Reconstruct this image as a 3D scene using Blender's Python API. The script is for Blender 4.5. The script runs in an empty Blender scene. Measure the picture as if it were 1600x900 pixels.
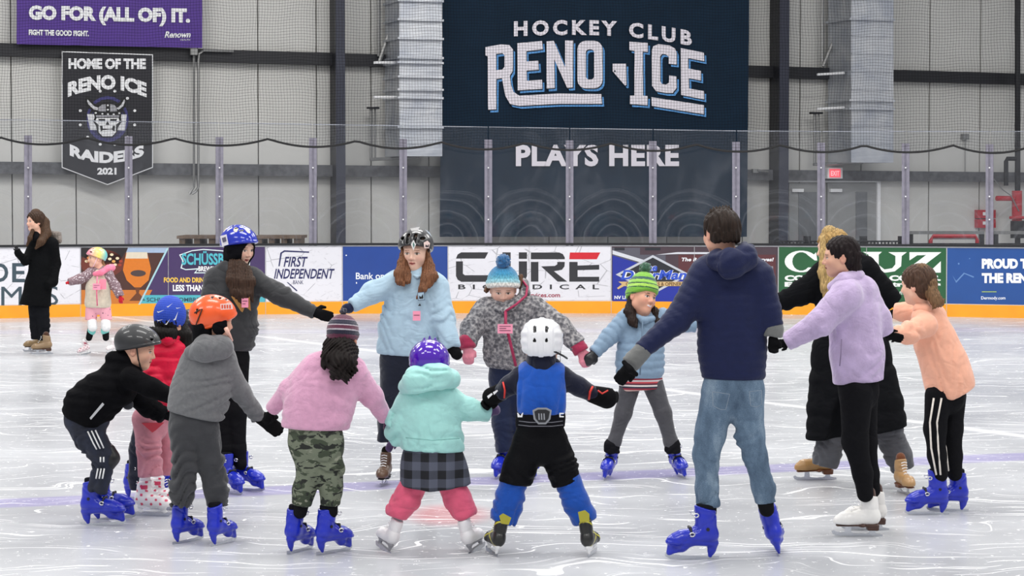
import bpy, bmesh, math, random
import numpy as np
from mathutils import Vector, Matrix
from mathutils.geometry import tessellate_polygon
R = math.radians
SC = bpy.context.scene
COL = SC.collection
# ------------------------------------------------------------------ camera
FPX = 3400.0; CAMH = 1.93; PITCH = math.atan((450 - 303) / FPX)
cam_d = bpy.data.cameras.new('camera'); cam_d.sensor_width = 36.0; cam_d.lens = FPX * 36.0 / 1600.0
cam_d.clip_start = 0.1; cam_d.clip_end = 500
cam = bpy.data.objects.new('camera', cam_d); COL.objects.link(cam)
cam.location = (0, 0, CAMH); cam.rotation_euler = (math.pi / 2 - PITCH, 0, 0)
SC.camera = cam
# ------------------------------------------------------------------ world, lamps, exposure
SC.view_settings.view_transform = 'Standard'; SC.view_settings.look = 'None'
SC.view_settings.gamma = 1.0; SC.view_settings.use_curve_mapping = False
SC.view_settings.exposure = 0.08
w = bpy.data.worlds.new('arena_air'); SC.world = w; w.use_nodes = True
w.node_tree.nodes['Background'].inputs[0].default_value = (0.96, 0.97, 1.0, 1)
w.node_tree.nodes['Background'].inputs[1].default_value = 0.50
def area_lamp(x, y, z, sx, sy, power, tilt=0):
    l = bpy.data.lights.new('arena_lamp', 'AREA'); l.shape = 'RECTANGLE'; l.size = sx; l.size_y = sy
    l.energy = power; l.color = (1.0, 0.985, 0.96)
    o = bpy.data.objects.new('arena_lamp', l); COL.objects.link(o); o.location = (x, y, z); o.rotation_euler = (tilt, 0, 0)
    o['label'] = 'bright ceiling lamp high over the ice'; o['category'] = 'lamp'; o['group'] = 'ceiling lamps over the rink'
for yy in (4, 12, 20, 28):
    for xx in (-9, 0, 9):
        area_lamp(xx, yy, 10.0, 5.0, 1.6, 620 if yy > 24 else 400)
# ------------------------------------------------------------------ pixel <-> place
CP, SP = math.cos(PITCH), math.sin(PITCH)
def ray(px, py):
    x = (px - 800) / FPX; y = (450 - py) / FPX
    return Vector((x, CP + y * SP, -SP + y * CP))
CAM = Vector((0, 0, CAMH))
def W(px, py, Y):
    d = ray(px, py); return CAM + d * (Y / d.y)
def G(px, py, z=0.0):
    d = ray(px, py); return CAM + d * ((z - CAMH) / d.z)
class Plane:
    """vertical plane through two plan points; n points to the rink side"""
    def __init__(s, A, B):
        s.A = Vector((A[0], A[1], 0)); s.B = Vector((B[0], B[1], 0)); s.d = (s.B - s.A).normalized()
        s.n = Vector((s.d.y, -s.d.x, 0))
    def at(s, px, py, off=0.0):
        d = ray(px, py); A = s.A + s.n * off
        t = (A - CAM).dot(s.n) / d.dot(s.n)
        return CAM + d * t
# ------------------------------------------------------------------ materials
MATS = {}
def srgb(c):
    if isinstance(c, str):
        c = tuple(int(c[i:i + 2], 16) for i in (0, 2, 4))
    c = [v / 255 for v in c]
    return tuple((v / 12.92 if v <= .04045 else ((v + .055) / 1.055) ** 2.4) for v in c) + (1,)
class NT:
    def __init__(s, name):
        s.m = bpy.data.materials.new(name); s.m.use_nodes = True; s.t = s.m.node_tree; s.b = s.t.nodes['Principled BSDF']
    def n(s, kind, **kw):
        x = s.t.nodes.new(kind)
        for k, v in kw.items():
            setattr(x, k, v)
        return x
    def put(s, sock, v):
        if hasattr(v, 'links'):
            s.t.links.new(v, sock)
        elif v is not None:
            sock.default_value = v
    def math(s, op, a, b=None, c=None, clamp=False):
        x = s.n('ShaderNodeMath', operation=op, use_clamp=clamp); s.put(x.inputs[0], a)
        if b is not None: s.put(x.inputs[1], b)
        if c is not None: s.put(x.inputs[2], c)
        return x.outputs[0]
    def mix(s, f, a, b):
        x = s.n('ShaderNodeMix', data_type='RGBA'); s.put(x.inputs[0], f); s.put(x.inputs[6], a); s.put(x.inputs[7], b)
        return x.outputs[2]
    def co(s, which='Object', scale=(1, 1, 1), loc=(0, 0, 0), rot=(0, 0, 0)):
        t = s.n('ShaderNodeTexCoord'); mp = s.n('ShaderNodeMapping'); s.t.links.new(t.outputs[which], mp.inputs[0])
        mp.inputs['Scale'].default_value = scale; mp.inputs['Location'].default_value = loc; mp.inputs['Rotation'].default_value = rot
        return mp.outputs[0]
    def noise(s, v, scale, detail=3, rough=.5, dist=0):
        x = s.n('ShaderNodeTexNoise'); s.put(x.inputs['Vector'], v); x.inputs['Scale'].default_value = scale
        x.inputs['Detail'].default_value = detail; x.inputs['Roughness'].default_value = rough; x.inputs['Distortion'].default_value = dist
        return x.outputs[0]
    def vor(s, v, scale, feature='F1', out=0):
        x = s.n('ShaderNodeTexVoronoi', feature=feature); s.put(x.inputs['Vector'], v); x.inputs['Scale'].default_value = scale
        return x.outputs[out]
    def sep(s, v):
        x = s.n('ShaderNodeSeparateXYZ'); s.t.links.new(v, x.inputs[0]); return x.outputs
    def ramp(s, f, stops, interp='LINEAR'):
        x = s.n('ShaderNodeValToRGB'); s.put(x.inputs[0], f); cr = x.color_ramp; cr.interpolation = interp
        while len(cr.elements) > 1: cr.elements.remove(cr.elements[-1])
        cr.elements[0].position = stops[0][0]; cr.elements[0].color = stops[0][1]
        for p, c in stops[1:]:
            e = cr.elements.new(p); e.color = c
        return x.outputs[0]
    def step(s, v, a, b):
        x = s.n('ShaderNodeMapRange', interpolation_type='SMOOTHSTEP'); s.put(x.inputs[0], v); x.inputs[1].default_value = a; x.inputs[2].default_value = b
        return x.outputs[0]
    def bump(s, h, strength=.3, dist=.01):
        x = s.n('ShaderNodeBump'); x.inputs['Strength'].default_value = strength; x.inputs['Distance'].default_value = dist
        s.put(x.inputs['Height'], h); s.t.links.new(x.outputs[0], s.b.inputs['Normal'])
def mat(name, color, rough=.6, metal=0.0, var=.12, vs=30, bump=None, sheen=0.0, spec=.5, coat=0.0, emit=None, vcol=False, stretch=(1, 1, 1)):
    if name in MATS: return MATS[name]
    q = NT(name); c = srgb(color) if not vcol else None
    v = q.co('Object', stretch)
    if vcol:
        a = q.n('ShaderNodeAttribute', attribute_name='Col'); cs = a.outputs[0]
        if var:
            nz = q.noise(v, vs, 3)
            hs = q.n('ShaderNodeHueSaturation'); q.put(hs.inputs['Value'], q.math('MULTIPLY_ADD', nz, var * 2, 1 - var)); q.put(hs.inputs['Color'], cs); cs = hs.outputs[0]
        q.put(q.b.inputs['Base Color'], cs)
    elif var:
        nz = q.noise(v, vs, 4)
        dk = tuple(x * (1 - var) for x in c[:3]) + (1,); lt = tuple(min(1, x * (1 + var)) for x in c[:3]) + (1,)
        q.put(q.b.inputs['Base Color'], q.ramp(nz, [(.3, dk), (.7, lt)]))
    else:
        q.b.inputs['Base Color'].default_value = c
    q.b.inputs['Roughness'].default_value = rough; q.b.inputs['Metallic'].default_value = metal
    q.b.inputs['Specular IOR Level'].default_value = spec
    if sheen: q.b.inputs['Sheen Weight'].default_value = sheen
    if coat: q.b.inputs['Coat Weight'].default_value = coat; q.b.inputs['Coat Roughness'].default_value = .08
    if bump:
        q.bump(q.noise(v, bump[0], 4, .6), bump[1], bump[2] if len(bump) > 2 else .006)
    if emit:
        q.b.inputs['Emission Color'].default_value = c; q.b.inputs['Emission Strength'].default_value = emit
    MATS[name] = q.m
    return q.m
# ------------------------------------------------------------------ objects
def tag(o, label=None, cat=None, group=None, kind=None):
    if label: o['label'] = label
    if cat: o['category'] = cat
    if group: o['group'] = group
    if kind: o['kind'] = kind
    return o
def empty(name, loc=(0, 0, 0), **kw):
    o = bpy.data.objects.new(name, None); o.empty_display_size = .1; COL.objects.link(o); o.location = loc; return tag(o, **kw)
def link(name, me, m=None, parent=None, loc=None, mtx=None):
    o = bpy.data.objects.new(name, me)
    if m is not None and len(me.materials) == 0: me.materials.append(m)
    COL.objects.link(o)
    if parent is not None: o.parent = parent
    if mtx is not None: o.matrix_local = mtx
    elif loc is not None: o.location = loc
    return o
def wloc(p):
    v = Vector((0, 0, 0))
    while p is not None:
        v = v + p.location; p = p.parent
    return v
def mesh(name, V, F, m=None, parent=None, smooth=False):
    """vertices in world metres; stored relative to the parent's place"""
    off = wloc(parent) if parent is not None else Vector((0, 0, 0))
    if parent is None and len(V):
        lo = Vector([min(v[i] for v in V) for i in range(3)]); hi = Vector([max(v[i] for v in V) for i in range(3)])
        off = Vector(((lo.x + hi.x) / 2, (lo.y + hi.y) / 2, lo.z)); loc = off
    else: loc = Vector((0, 0, 0))
    me = bpy.data.meshes.new(name); me.from_pydata([tuple(Vector(v) - off) for v in V], [], F); me.update()
    if smooth: me.polygons.foreach_set('use_smooth', [True] * len(me.polygons))
    return link(name, me, m, parent, loc)
BOXF = [(0, 1, 2, 3), (7, 6, 5, 4), (0, 4, 5, 1), (1, 5, 6, 2), (2, 6, 7, 3), (3, 7, 4, 0)]
def hexa(P, Q):
    """box from a front quad P (4 pts) and the matching back quad Q"""
    return list(P) + list(Q), BOXF
def join(parts):
    V, F = [], []
    for v, f in parts:
        b = len(V); V += list(v); F += [tuple(i + b for i in g) for g in f]
    return V, F
def tube(pts, r, n=8, caps=True):
    pts = [Vector(p) for p in pts]; V, F = [], []
    up = None
    for i, p in enumerate(pts):
        t = (pts[min(i + 1, len(pts) - 1)] - pts[max(i - 1, 0)]).normalized()
        if up is None: up = t.orthogonal().normalized()
        a = (up - t * up.dot(t)).normalized(); up = a; b = t.cross(a)
        rr = r[i] if isinstance(r, (list, tuple)) else r
        for k in range(n):
            an = 2 * math.pi * k / n; V.append(p + (a * math.cos(an) + b * math.sin(an)) * rr)
    for i in range(len(pts) - 1):
        for k in range(n):
            F.append((i * n + k, i * n + (k + 1) % n, (i + 1) * n + (k + 1) % n, (i + 1) * n + k))
    if caps:
        F.append(tuple(range(n - 1, -1, -1))); F.append(tuple((len(pts) - 1) * n + k for k in range(n)))
    return V, F
def boxc(c, sx, sy, sz):
    x, y, z = c; a, b, d = sx / 2, sy / 2, sz / 2
    return hexa([Vector((x - a, y - b, z - d)), Vector((x + a, y - b, z - d)), Vector((x + a, y - b, z + d)), Vector((x - a, y - b, z + d))],
                [Vector((x - a, y + b, z - d)), Vector((x + a, y + b, z - d)), Vector((x + a, y + b, z + d)), Vector((x - a, y + b, z + d))])
def pbox(pl, x0, x1, y0, y1, depth, off=0.0):
    """box on a wall plane: its FRONT face fills the pixel box, standing `off+depth` proud, `depth` thick"""
    P = [pl.at(x0, y1, off + depth), pl.at(x1, y1, off + depth), pl.at(x1, y0, off + depth), pl.at(x0, y0, off + depth)]
    z0 = (P[0].z + P[1].z) / 2 ; z1 = (P[2].z + P[3].z) / 2
    P[0].z = P[1].z = z0; P[2].z = P[3].z = z1
    return hexa(P, [p - pl.n * depth for p in P])
def beam(pl, x0, ya0, yb0, x1, ya1, yb1, depth, off=0.0):
    P = [pl.at(x0, yb0, off + depth), pl.at(x1, yb1, off + depth), pl.at(x1, ya1, off + depth), pl.at(x0, ya0, off + depth)]
    return hexa(P, [p - pl.n * depth for p in P])
# ------------------------------------------------------------------ flat print: polygons and lettering laid on a plane
def flat(polys, pl, off, m, parent, name):
    """polys: list of (outer, hole, hole...) in photo pixels"""
    V, F = [], []
    for loops in polys:
        if not isinstance(loops[0][0], (tuple, list)): loops = [loops]
        L3 = [[Vector((p[0], p[1], 0)) for p in lp] for lp in loops]
        fl = [p for lp in loops for p in lp]; b = len(V)
        V += [pl.at(p[0], p[1], off) for p in fl]
        for t in tessellate_polygon(L3):
            i, j, k = t; a, bb, c = fl[i], fl[j], fl[k]
            cr = (bb[0] - a[0]) * (c[1] - a[1]) - (bb[1] - a[1]) * (c[0] - a[0])
            F.append((b + i, b + j, b + k) if cr < 0 else (b + k, b + j, b + i))
    return mesh(name, V, F, m, parent)
_tx = {}
def glyphs(s, bold=0.0, shear=0.0, space=1.0):
    key = (s, bold, shear, space)
    if key not in _tx:
        cu = bpy.data.curves.new('t', 'FONT'); cu.body = s; cu.offset = bold; cu.shear = shear; cu.space_character = space
        cu.resolution_u = 3
        o = bpy.data.objects.new('t', cu); COL.objects.link(o)
        dg = bpy.context.evaluated_depsgraph_get(); me = bpy.data.meshes.new_from_object(o.evaluated_get(dg))
        V = [(v.co.x, v.co.y) for v in me.vertices]; F = [tuple(p.vertices) for p in me.polygons]
        bpy.data.objects.remove(o); bpy.data.curves.remove(cu); bpy.data.meshes.remove(me)
        _tx[key] = (V, F)
    return _tx[key]
def text(s, box, pl, off, m, parent, name='lettering', bold=.02, shear=0.0, space=1.0, warp=None):
    V, F = glyphs(s, bold, shear, space)
    xs = [v[0] for v in V]; ys = [v[1] for v in V]; x0, x1, y0, y1 = min(xs), max(xs), min(ys), max(ys)
    bx0, by0, bx1, by1 = box; out = []
    for x, y in V:
        u = (x - x0) / (x1 - x0); v = (y - y0) / (y1 - y0)
        px = bx0 + u * (bx1 - bx0); py = by1 + v * (by0 - by1)
        if warp: px, py = warp(px, py)
        out.append(pl.at(px, py, off))
    F2 = []
    for f in F:
        a, b, c = (V[i] for i in f[:3])
        cr = (b[0] - a[0]) * (c[1] - a[1]) - (b[1] - a[1]) * (c[0] - a[0])
        F2.append(f if cr > 0 else f[::-1])
    return mesh(name, out, F2, m, parent)
def rrect(x0, y0, x1, y1, r, n=4):
    P = []
    for cx, cy, a0 in ((x1 - r, y0 + r, -90), (x1 - r, y1 - r, 0), (x0 + r, y1 - r, 90), (x0 + r, y0 + r, 180)):
        for k in range(n + 1):
            a = R(a0 + 90 * k / n); P.append((cx + r * math.cos(a), cy + r * math.sin(a)))
    return P
def disc(cx, cy, rx, ry, n=20, a0=0, a1=360):
    return [(cx + rx * math.cos(R(a0 + (a1 - a0) * k / n)), cy + ry * math.sin(R(a0 + (a1 - a0) * k / n))) for k in range(n + (a1 - a0 != 360))]
# ================================================================== THE SETTING
# ---- ice: one sheet, its lines frozen in as colour by place
def ice_material():
    q = NT('ice'); v = q.co('Object')
    sx, sy, sz = q.sep(v)
    base = q.ramp(q.noise(v, .35, 4, .6), [(.3, srgb('adafb4')), (.7, srgb('c6c8cc'))])
    def band(P0, P1, wid, soft=.02, lim=None):
        a = G(*P0); b = G(*P1); d = (b - a).normalized(); n = Vector((-d.y, d.x)); c = a.x * n.x + a.y * n.y
        s = q.math('ADD', q.math('MULTIPLY', sx, n.x), q.math('MULTIPLY', sy, n.y))
        wob = q.math('MULTIPLY', q.math('SUBTRACT', q.noise(v, .4, 1), .5), .18)
        e = q.math('ABSOLUTE', q.math('SUBTRACT', q.math('ADD', s, wob), c))
        return q.math('SUBTRACT', 1.0, q.step(e, wid - soft, wid + soft))
    m = band((0, 786), (1600, 714), .20, .05)
    col = q.mix(q.math('MULTIPLY', m, .7), base, srgb('9a92c4'))
    m2 = band((915, 592), (1600, 682), .07, .05)
    col = q.mix(q.math('MULTIPLY', m2, .75), col, srgb('f4f4f6'))
    m4 = band((0, 519), (1600, 515), .45, .1)
    col = q.mix(q.math('MULTIPLY', m4, .35), col, srgb('b9b4cc'))
    # faded red spot under the child in the mint jacket
    g = G(700, 804); ax = q.math('SUBTRACT', sx, g.x); ay = q.math('SUBTRACT', sy, g.y)
    rr = q.math('SQRT', q.math('ADD', q.math('MULTIPLY', ax, ax), q.math('MULTIPLY', ay, q.math('MULTIPLY', ay, .35))))
    spot = q.math('SUBTRACT', 1.0, q.step(rr, .12, .34))
    col = q.mix(q.math('MULTIPLY', spot, .5), col, srgb('d8656b'))
    # blade scratches and snow
    warp = q.n('ShaderNodeTexNoise'); q.put(warp.inputs['Vector'], v); warp.inputs['Scale'].default_value = .9; warp.inputs['Detail'].default_value = 2
    wv = q.n('ShaderNodeVectorMath', operation='MULTIPLY_ADD'); q.put(wv.inputs[0], warp.outputs[1]); wv.inputs[1].default_value = (1.5, 1.5, 0); q.put(wv.inputs[2], v)
    mask = None
    for ang, sx_, sy_, th, st in ((12, .55, 13, .655, .8), (62, .7, 17, .67, .8), (-38, .6, 15, .66, .8), (98, .9, 20, .675, .6), (28, .8, 30, .69, .9), (-8, 1.0, 26, .68, .7)):
        mp = q.n('ShaderNodeMapping'); q.t.links.new(wv.outputs[0], mp.inputs[0]); mp.inputs['Rotation'].default_value = (0, 0, R(ang)); mp.inputs['Scale'].default_value = (sx_, sy_, 1)
        n = q.noise(mp.outputs[0], 1.0, 2, .5)
        ln = q.math('MULTIPLY', q.step(n, th, th + .03), st)
        mask = ln if mask is None else q.math('MAXIMUM', mask, ln)
    fl = q.step(q.noise(q.co('Object', (4.0, 9, 1), rot=(0, 0, .25)), 2.6, 5, .7), .60, .66)
    fl2 = q.step(q.noise(q.co('Object', (1, .8, 1)), 13, 4, .75), .635, .665)
    fl = q.math('MAXIMUM', q.math('MULTIPLY', fl, .55), fl2)
    allm = q.math('MAXIMUM', mask, fl)
    col = q.mix(q.math('MULTIPLY', allm, .85), col, srgb('fbfbfc'))
    q.put(q.b.inputs['Base Color'], col)
    rg = q.math('MULTIPLY_ADD', q.noise(v, .7, 3), .30, .10)
    q.put(q.b.inputs['Roughness'], q.math('MAXIMUM', rg, q.math('MULTIPLY', allm, .6)))
    q.b.inputs['IOR'].default_value = 1.31
    q.b.inputs['Specular IOR Level'].default_value = .5
    q.bump(q.math('ADD', q.math('MULTIPLY', q.noise(v, 5, 3), .5), q.math('MULTIPLY', allm, .15)), .12, .012)
    return q.m
me = bpy.data.meshes.new('floor'); me.from_pydata([(-26, -4, 0), (28, -4, 0), (28, 52, 0), (-26, 52, 0)], [], [(0, 1, 2, 3)]); ice = link('floor', me, ice_material()); tag(ice, kind='structure')

# ---- hall wall behind the rink
WP = Plane((-8.7, 37.0), (10.26, 43.4))
m_panel = mat('wall_panel_paint', 'c9c8c4', .55, var=.035, vs=1.5, bump=(3, .06, .02))
m_dark = mat('dark_steel', '15161d', .5, var=.15, vs=6)
m_dark2 = mat('dusty_steel', '55565a', .6, var=.35, vs=9)
m_galv = NT('galvanised_sheet')
_v = m_galv.co('Object', (1, 1, 1)); _c = m_galv.ramp(m_galv.noise(_v, 1.6, 4, .6, .4), [(.3, srgb('b4b9c4')), (.5, srgb('c9ccd2')), (.72, srgb('dcdde0'))])
m_galv.put(m_galv.b.inputs['Base Color'], _c); m_galv.b.inputs['Metallic'].default_value = .75; m_galv.b.inputs['Roughness'].default_value = .5
m_galv.bump(m_galv.noise(m_galv.co('Object', (1, 1, 7)), 1.6, 2), .3, .03); m_galv = m_galv.m
m_white = mat('white_trim', 'e9e9ea', .5, var=.03)
m_pipe = mat('conduit', '8d8d8c', .4, .6, var=.1)
wall = empty('wall_back', WP.at(800, 384).xy.to_3d(), kind='structure')
seams = [-900, -800, -700, -600, -510, -420, -330, -245, -160, -72, 19, 119, 216, 310, 404, 495, 580, 670, 764, 858, 950, 1042, 1135, 1160, 1249, 1345, 1451, 1530, 1610, 1690, 1780, 1870, 1960, 2050, 2140, 2230]
def wcol(x0, x1, off, d, zt=9.5, pl=WP):
    a = pl.at(x0, 300, off + d); b = pl.at(x1, 300, off + d)
    P = [Vector((a.x, a.y, 0)), Vector((b.x, b.y, 0)), Vector((b.x, b.y, zt)), Vector((a.x, a.y, zt))]
    return hexa(P, [p - pl.n * d for p in P])
for a, b in zip(seams[:-1], seams[1:]):
    mesh('wall_panel', *wcol(a + .9, b - .9, -.12, .12), m_panel, wall)
mesh('wall_backing', *wcol(-900, 2230, -.2, .05), mat('seam_shadow', '6b6b6a', .8), wall)
# girts, columns
def girt(x0, x1, ya0, ya1, h, m, z=0):
    return beam(WP, x0, ya0, ya0 + h * 1.08, x1, ya1, ya1 + h, .22, z)
g = mesh('girt', *beam(WP, -900, 40, 62, 2230, 134, 150, .2), m_dark, wall)
mesh('girt', *beam(WP, -900, 243, 264, 2230, 276, 290, .2), m_dark2, wall)
mesh('girt', *beam(WP, -900, -150, -128, 2230, -20, -2, .2), m_dark, wall)
for x0, x1 in ((511, 540), (1203, 1232)):
    c = empty('steel_column', wcol(x0, x1, 0, .5)[0][0]); c.parent = wall; c.location = Vector(c.location) - wall.location
    fl = WP.at(x0, 300, .55), WP.at(x1, 300, .55)
    xm = x0 + (x1 - x0) * .5
    mesh('column_flange', *wcol(xm, x1, .5, .03), mat('column_lit_face', '2e3140', .5, var=.1), c)  # front flange coloured lighter than the rest: light on that face is painted in
    mesh('column_web', *wcol((xm + x1) / 2 - 1, (xm + x1) / 2 + 1, .02, .5), m_dark, c)
    mesh('column_flange', *wcol(xm, x1, .0, .03), m_dark, c)
    mesh('column_side', *wcol(xm + .5, xm + 1.8, .03, .46), m_dark, c)
# ---- ducts
def duct(x0, x1, ybot, flanges, depth, label):
    a = WP.at((x0 + x1) / 2, ybot, depth)
    d = empty('air_duct', (a.x, a.y, a.z), label=label, cat='air duct', group=None)
    ys = [-160] + flanges + [ybot]
    for i in range(len(ys) - 1):
        ya, yb = ys[i], ys[i + 1]
        ex = 0
        mesh('duct_section', *pbox(WP, x0, x1, ya, yb, depth - .15, .15), m_galv, d)
        if i < len(ys) - 2:
            mesh('duct_flange', *pbox(WP, x0 - 2.5, x1 + 2.5, yb - 1.6, yb + 1.6, depth - .1, .18), m_galv, d)
    for y in range(-140, int(ybot) - 10, 28):
        if min(abs(y - f) for f in flanges) > 9:
            mesh('duct_bead', *pbox(WP, x0 + 1, x1 - 1, y - .9, y + .9, .02, depth), m_galv, d)
    return d
duct(624, 691, 244, [1, 31, 60, 90, 98, 120, 140, 153, 199], 1.1, 'tall galvanised duct left of the dark blue hockey banner')
duct(1330, 1396, 254, [30, 157, 170], 1.1, 'tall galvanised duct above the double door right of the banner')
def strut(pts, r, off, name, parent, m=m_pipe, n=6):
    return mesh(name, *tube([WP.at(x, y, off) for x, y in pts], r, n), m, parent)
for k, (dx, dy, lab) in enumerate(((0, 0, 'steel hanger frame carrying the duct left of the hockey banner'), (693, 8, 'steel hanger frame carrying the duct above the double door'))):
    f = empty('duct_hanger', WP.at(592 + dx, 170 + dy, .1), label=lab, cat='bracket')
    strut([(592 + dx, -60), (592 + dx, 88 + dy)], .035, .25, 'upright', f)
    strut([(593 + dx, 96 + dy), (624 + dx, 5 + dy * 3)], .035, .3, 'brace', f)
    for yy in (98, 152):
        strut([(584 + dx, yy + dy * 2.3), (626 + dx, yy + dy * 2)], .025, .9, 'cross_arm', f, m_white)
    strut([(580 + dx, 168 + dy), (580 + dx, 249 + dy)], .03, .3, 'upright', f, m_pipe)
    strut([(586 + dx, 170 + dy), (586 + dx, 249 + dy)], .02, .3, 'upright', f, m_pipe)
    mesh('end_plate', *pbox(WP, 575 + dx, 593 + dx, 167 + dy, 170 + dy, .1, .28), m_dark, f)
    strut([(578 + dx, 249 + dy), (655 + dx, 246 + dy)], .03, .5, 'cross_arm', f, m_pipe)
# conduit with two pipes
c = empty('wall_conduit', WP.at(306, 300, .05), label='pair of thin grey conduits dropping from a junction box beside the skull banner', cat='conduit')
strut([(303, 84), (303, 292), (298, 300), (296, 303)], .022, .26, 'conduit_pipe', c)
strut([(365, 80), (318, 79), (311, 84), (310, 96), (310, 292), (306, 299), (300, 303)], .022, .28, 'conduit_pipe', c)
mesh('junction_box', *pbox(WP, 298, 309, 76, 86, .12, .22), m_pipe, c)
c = empty('wall_sensor', WP.at(1509, 232, .05), label='small grey box with a thin cable on the wall right of the door', cat='sensor')
mesh('sensor_box', *pbox(WP, 1505, 1514, 209, 218, .1, 0), m_pipe, c); strut([(1508, 218), (1508, 268)], .008, .03, 'cable', c)
c = empty('wall_lamp', WP.at(1184, 266, .05), label='small emergency lamp on the beam beside the banner edge', cat='lamp')
mesh('lamp_body', *pbox(WP, 1177, 1185, 264, 270, .08, .2), m_pipe, c); strut([(1184, 266), (1200, 268)], .02, .3, 'lamp_arm', c)
# round stand pipe at the far right with its red valve
c = empty('sprinkler_riser', WP.at(1590, 380, .4), label='dark sprinkler riser pipe with red valves at the right edge', cat='pipe')
strut([(1590, -120), (1590, 300), (1590, 380)], .055, .5, 'riser_pipe', c, m_dark, 12)
m_red = mat('painted_red', 'b3182a', .4, var=.1)
strut([(1589, 298), (1589, 345)], .10, .5, 'riser_sleeve', c, m_red, 12)
strut([(1590, 345), (1590, 372)], .14, .5, 'check_valve', c, m_dark, 12)
strut([(1578, 340), (1602, 340)], .03, .62, 'valve_wheel', c, m_red, 10); strut([(1557, 310), (1584, 310)], .05, .55, 'branch_pipe', c, m_red, 8)
strut([(1572, 290), (1572, 252), (1574, 248), (1590, 248)], .045, .5, 'branch_pipe', c, m_dark, 8)
strut([(1553, 280), (1566, 296), (1580, 306), (1592, 330)], .012, .6, 'cable', c, m_pipe, 5)
# ---- double door with frame
dr = empty('door_1', WP.at(1303, 384, 0), kind='structure')
m_door = mat('door_grey', '8f9090', .5, var=.06, vs=2); m_glass_d = mat('door_glass', '63666a', .12, var=.2, vs=2, spec=.8)
mesh('door_frame', *join([pbox(WP, 1228, 1376, 280, 285, .1), pbox(WP, 1371, 1376, 280, 420, .1), pbox(WP, 1228, 1232, 280, 420, .1)]), m_white, dr)
for a, b in ((1232, 1292), (1292, 1371)):
    lf = mesh('door_leaf', *pbox(WP, a + 1, b - 1, 286, 420, .05), m_door, dr)
    mesh('door_closer', *pbox(WP, a + 6, a + 24, 295, 300, .07, .05), m_white, lf)
    mesh('door_pane', *pbox(WP, (a + b) / 2 + (6 if a > 1250 else -14), b - 16, 300, 420, .012, .05), m_glass_d, lf)
es = empty('exit_sign', WP.at(1304, 277, .25), label='small red lit exit sign above the double door', cat='sign')
mesh('sign_housing', *pbox(WP, 1293, 1316.5, 262, 279, .1, .22), m_white, es)
mesh('sign_face', *pbox(WP, 1296.5, 1313.5, 264, 277, .015, .32), mat('exit_red', 'f05a66', .4, var=.05, emit=.7), es)
text('EXIT', (1298.5, 267, 1311.5, 274.5), WP, .337, mat('exit_letters', 'ffb0b4', .4, var=0, emit=.8), es, 'lettering', .02)
# ---- fire boxes
for y0, y1, lab in ((328, 341, 'red alarm box on the wall near the riser, the upper one'), (342.5, 356, 'red alarm box on the wall near the riser, the lower one')):
    b = empty('alarm_box', WP.at(1541, y1, 0), label=lab, cat='alarm box', group='red boxes by the riser')
    mesh('box_body', *pbox(WP, 1527.5, 1556, y0, y1, .12, .0), m_red, b); mesh('box_window', *pbox(WP, 1536, 1547, y0 + 3.5, y0 + 8.5, .01, .12), m_white, b)

# ---- ad boards: dasher boards follow a gentle bow
XB = [-1000, -60, 126, 415, 535, 700, 955, 1216, 1479, 1700, 2500]
def ybot(x):
    return 489.2 + 8.0 * ((x - 800) / 800) ** 2 if x < 800 else 489.2 + 7.8 * ((x - 800) / 800) ** 2
PB = [G(x, ybot(max(-600, min(2100, x)))) for x in XB]
SEG = [Plane((PB[i].x, PB[i].y), (PB[i + 1].x, PB[i + 1].y)) for i in range(len(PB) - 1)]
class BoardSurf:
    n = Vector((0, -1, 0))
    def seg(s, px):
        for i in range(len(SEG)):
            if px <= XB[i + 1]: return SEG[i]
        return SEG[-1]
    def at(s, px, py, off=0.0): return s.seg(px).at(px, py, off)
BS = BoardSurf()
BOARD_H = (BS.at(800, 383).z)
m_kick = mat('yellow_kick_plate', 'f5a21c', .35, var=.06, vs=3, coat=.3)
m_hdpe = mat('white_board', 'e6e6ea', .35, var=.04, vs=4); m_cap = mat('black_cap_rail', '17181c', .4)
m_postc = mat('aluminium_post', '85828f', .5, .2, var=.12, vs=14)
bo = empty('wall_rink', (PB[4].x, PB[4].y, 0), kind='structure')
KH = BS.at(800, 470.5).z
def vseg(i, z0, z1, off, d):
    pl = SEG[i]; a = PB[i] + pl.n * (off + d); b = PB[i + 1] + pl.n * (off + d)
    P = [Vector((a.x, a.y, z0)), Vector((b.x, b.y, z0)), Vector((b.x, b.y, z1)), Vector((a.x, a.y, z1))]
    return hexa(P, [p - pl.n * d for p in P])
for i in range(len(SEG)):
    mesh('board_section', *vseg(i, KH, BOARD_H, -.06, .06), m_hdpe, bo)
    mesh('kick_plate', *vseg(i, 0, KH, -.05, .062), m_kick, bo)
    mesh('cap_rail', *vseg(i, BOARD_H, BOARD_H + .035, -.10, .13), m_cap, bo)
    pl = SEG[i]
for x in XB[1:-1] + [1354, 263, 827, 1085]:
    mesh('board_joint', *pbox(BS.seg(x), x - .35, x + .35, 384.5, ybot(x), .004, .012), mat('joint_line', 'b9b9bb', .6), bo)
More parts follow.
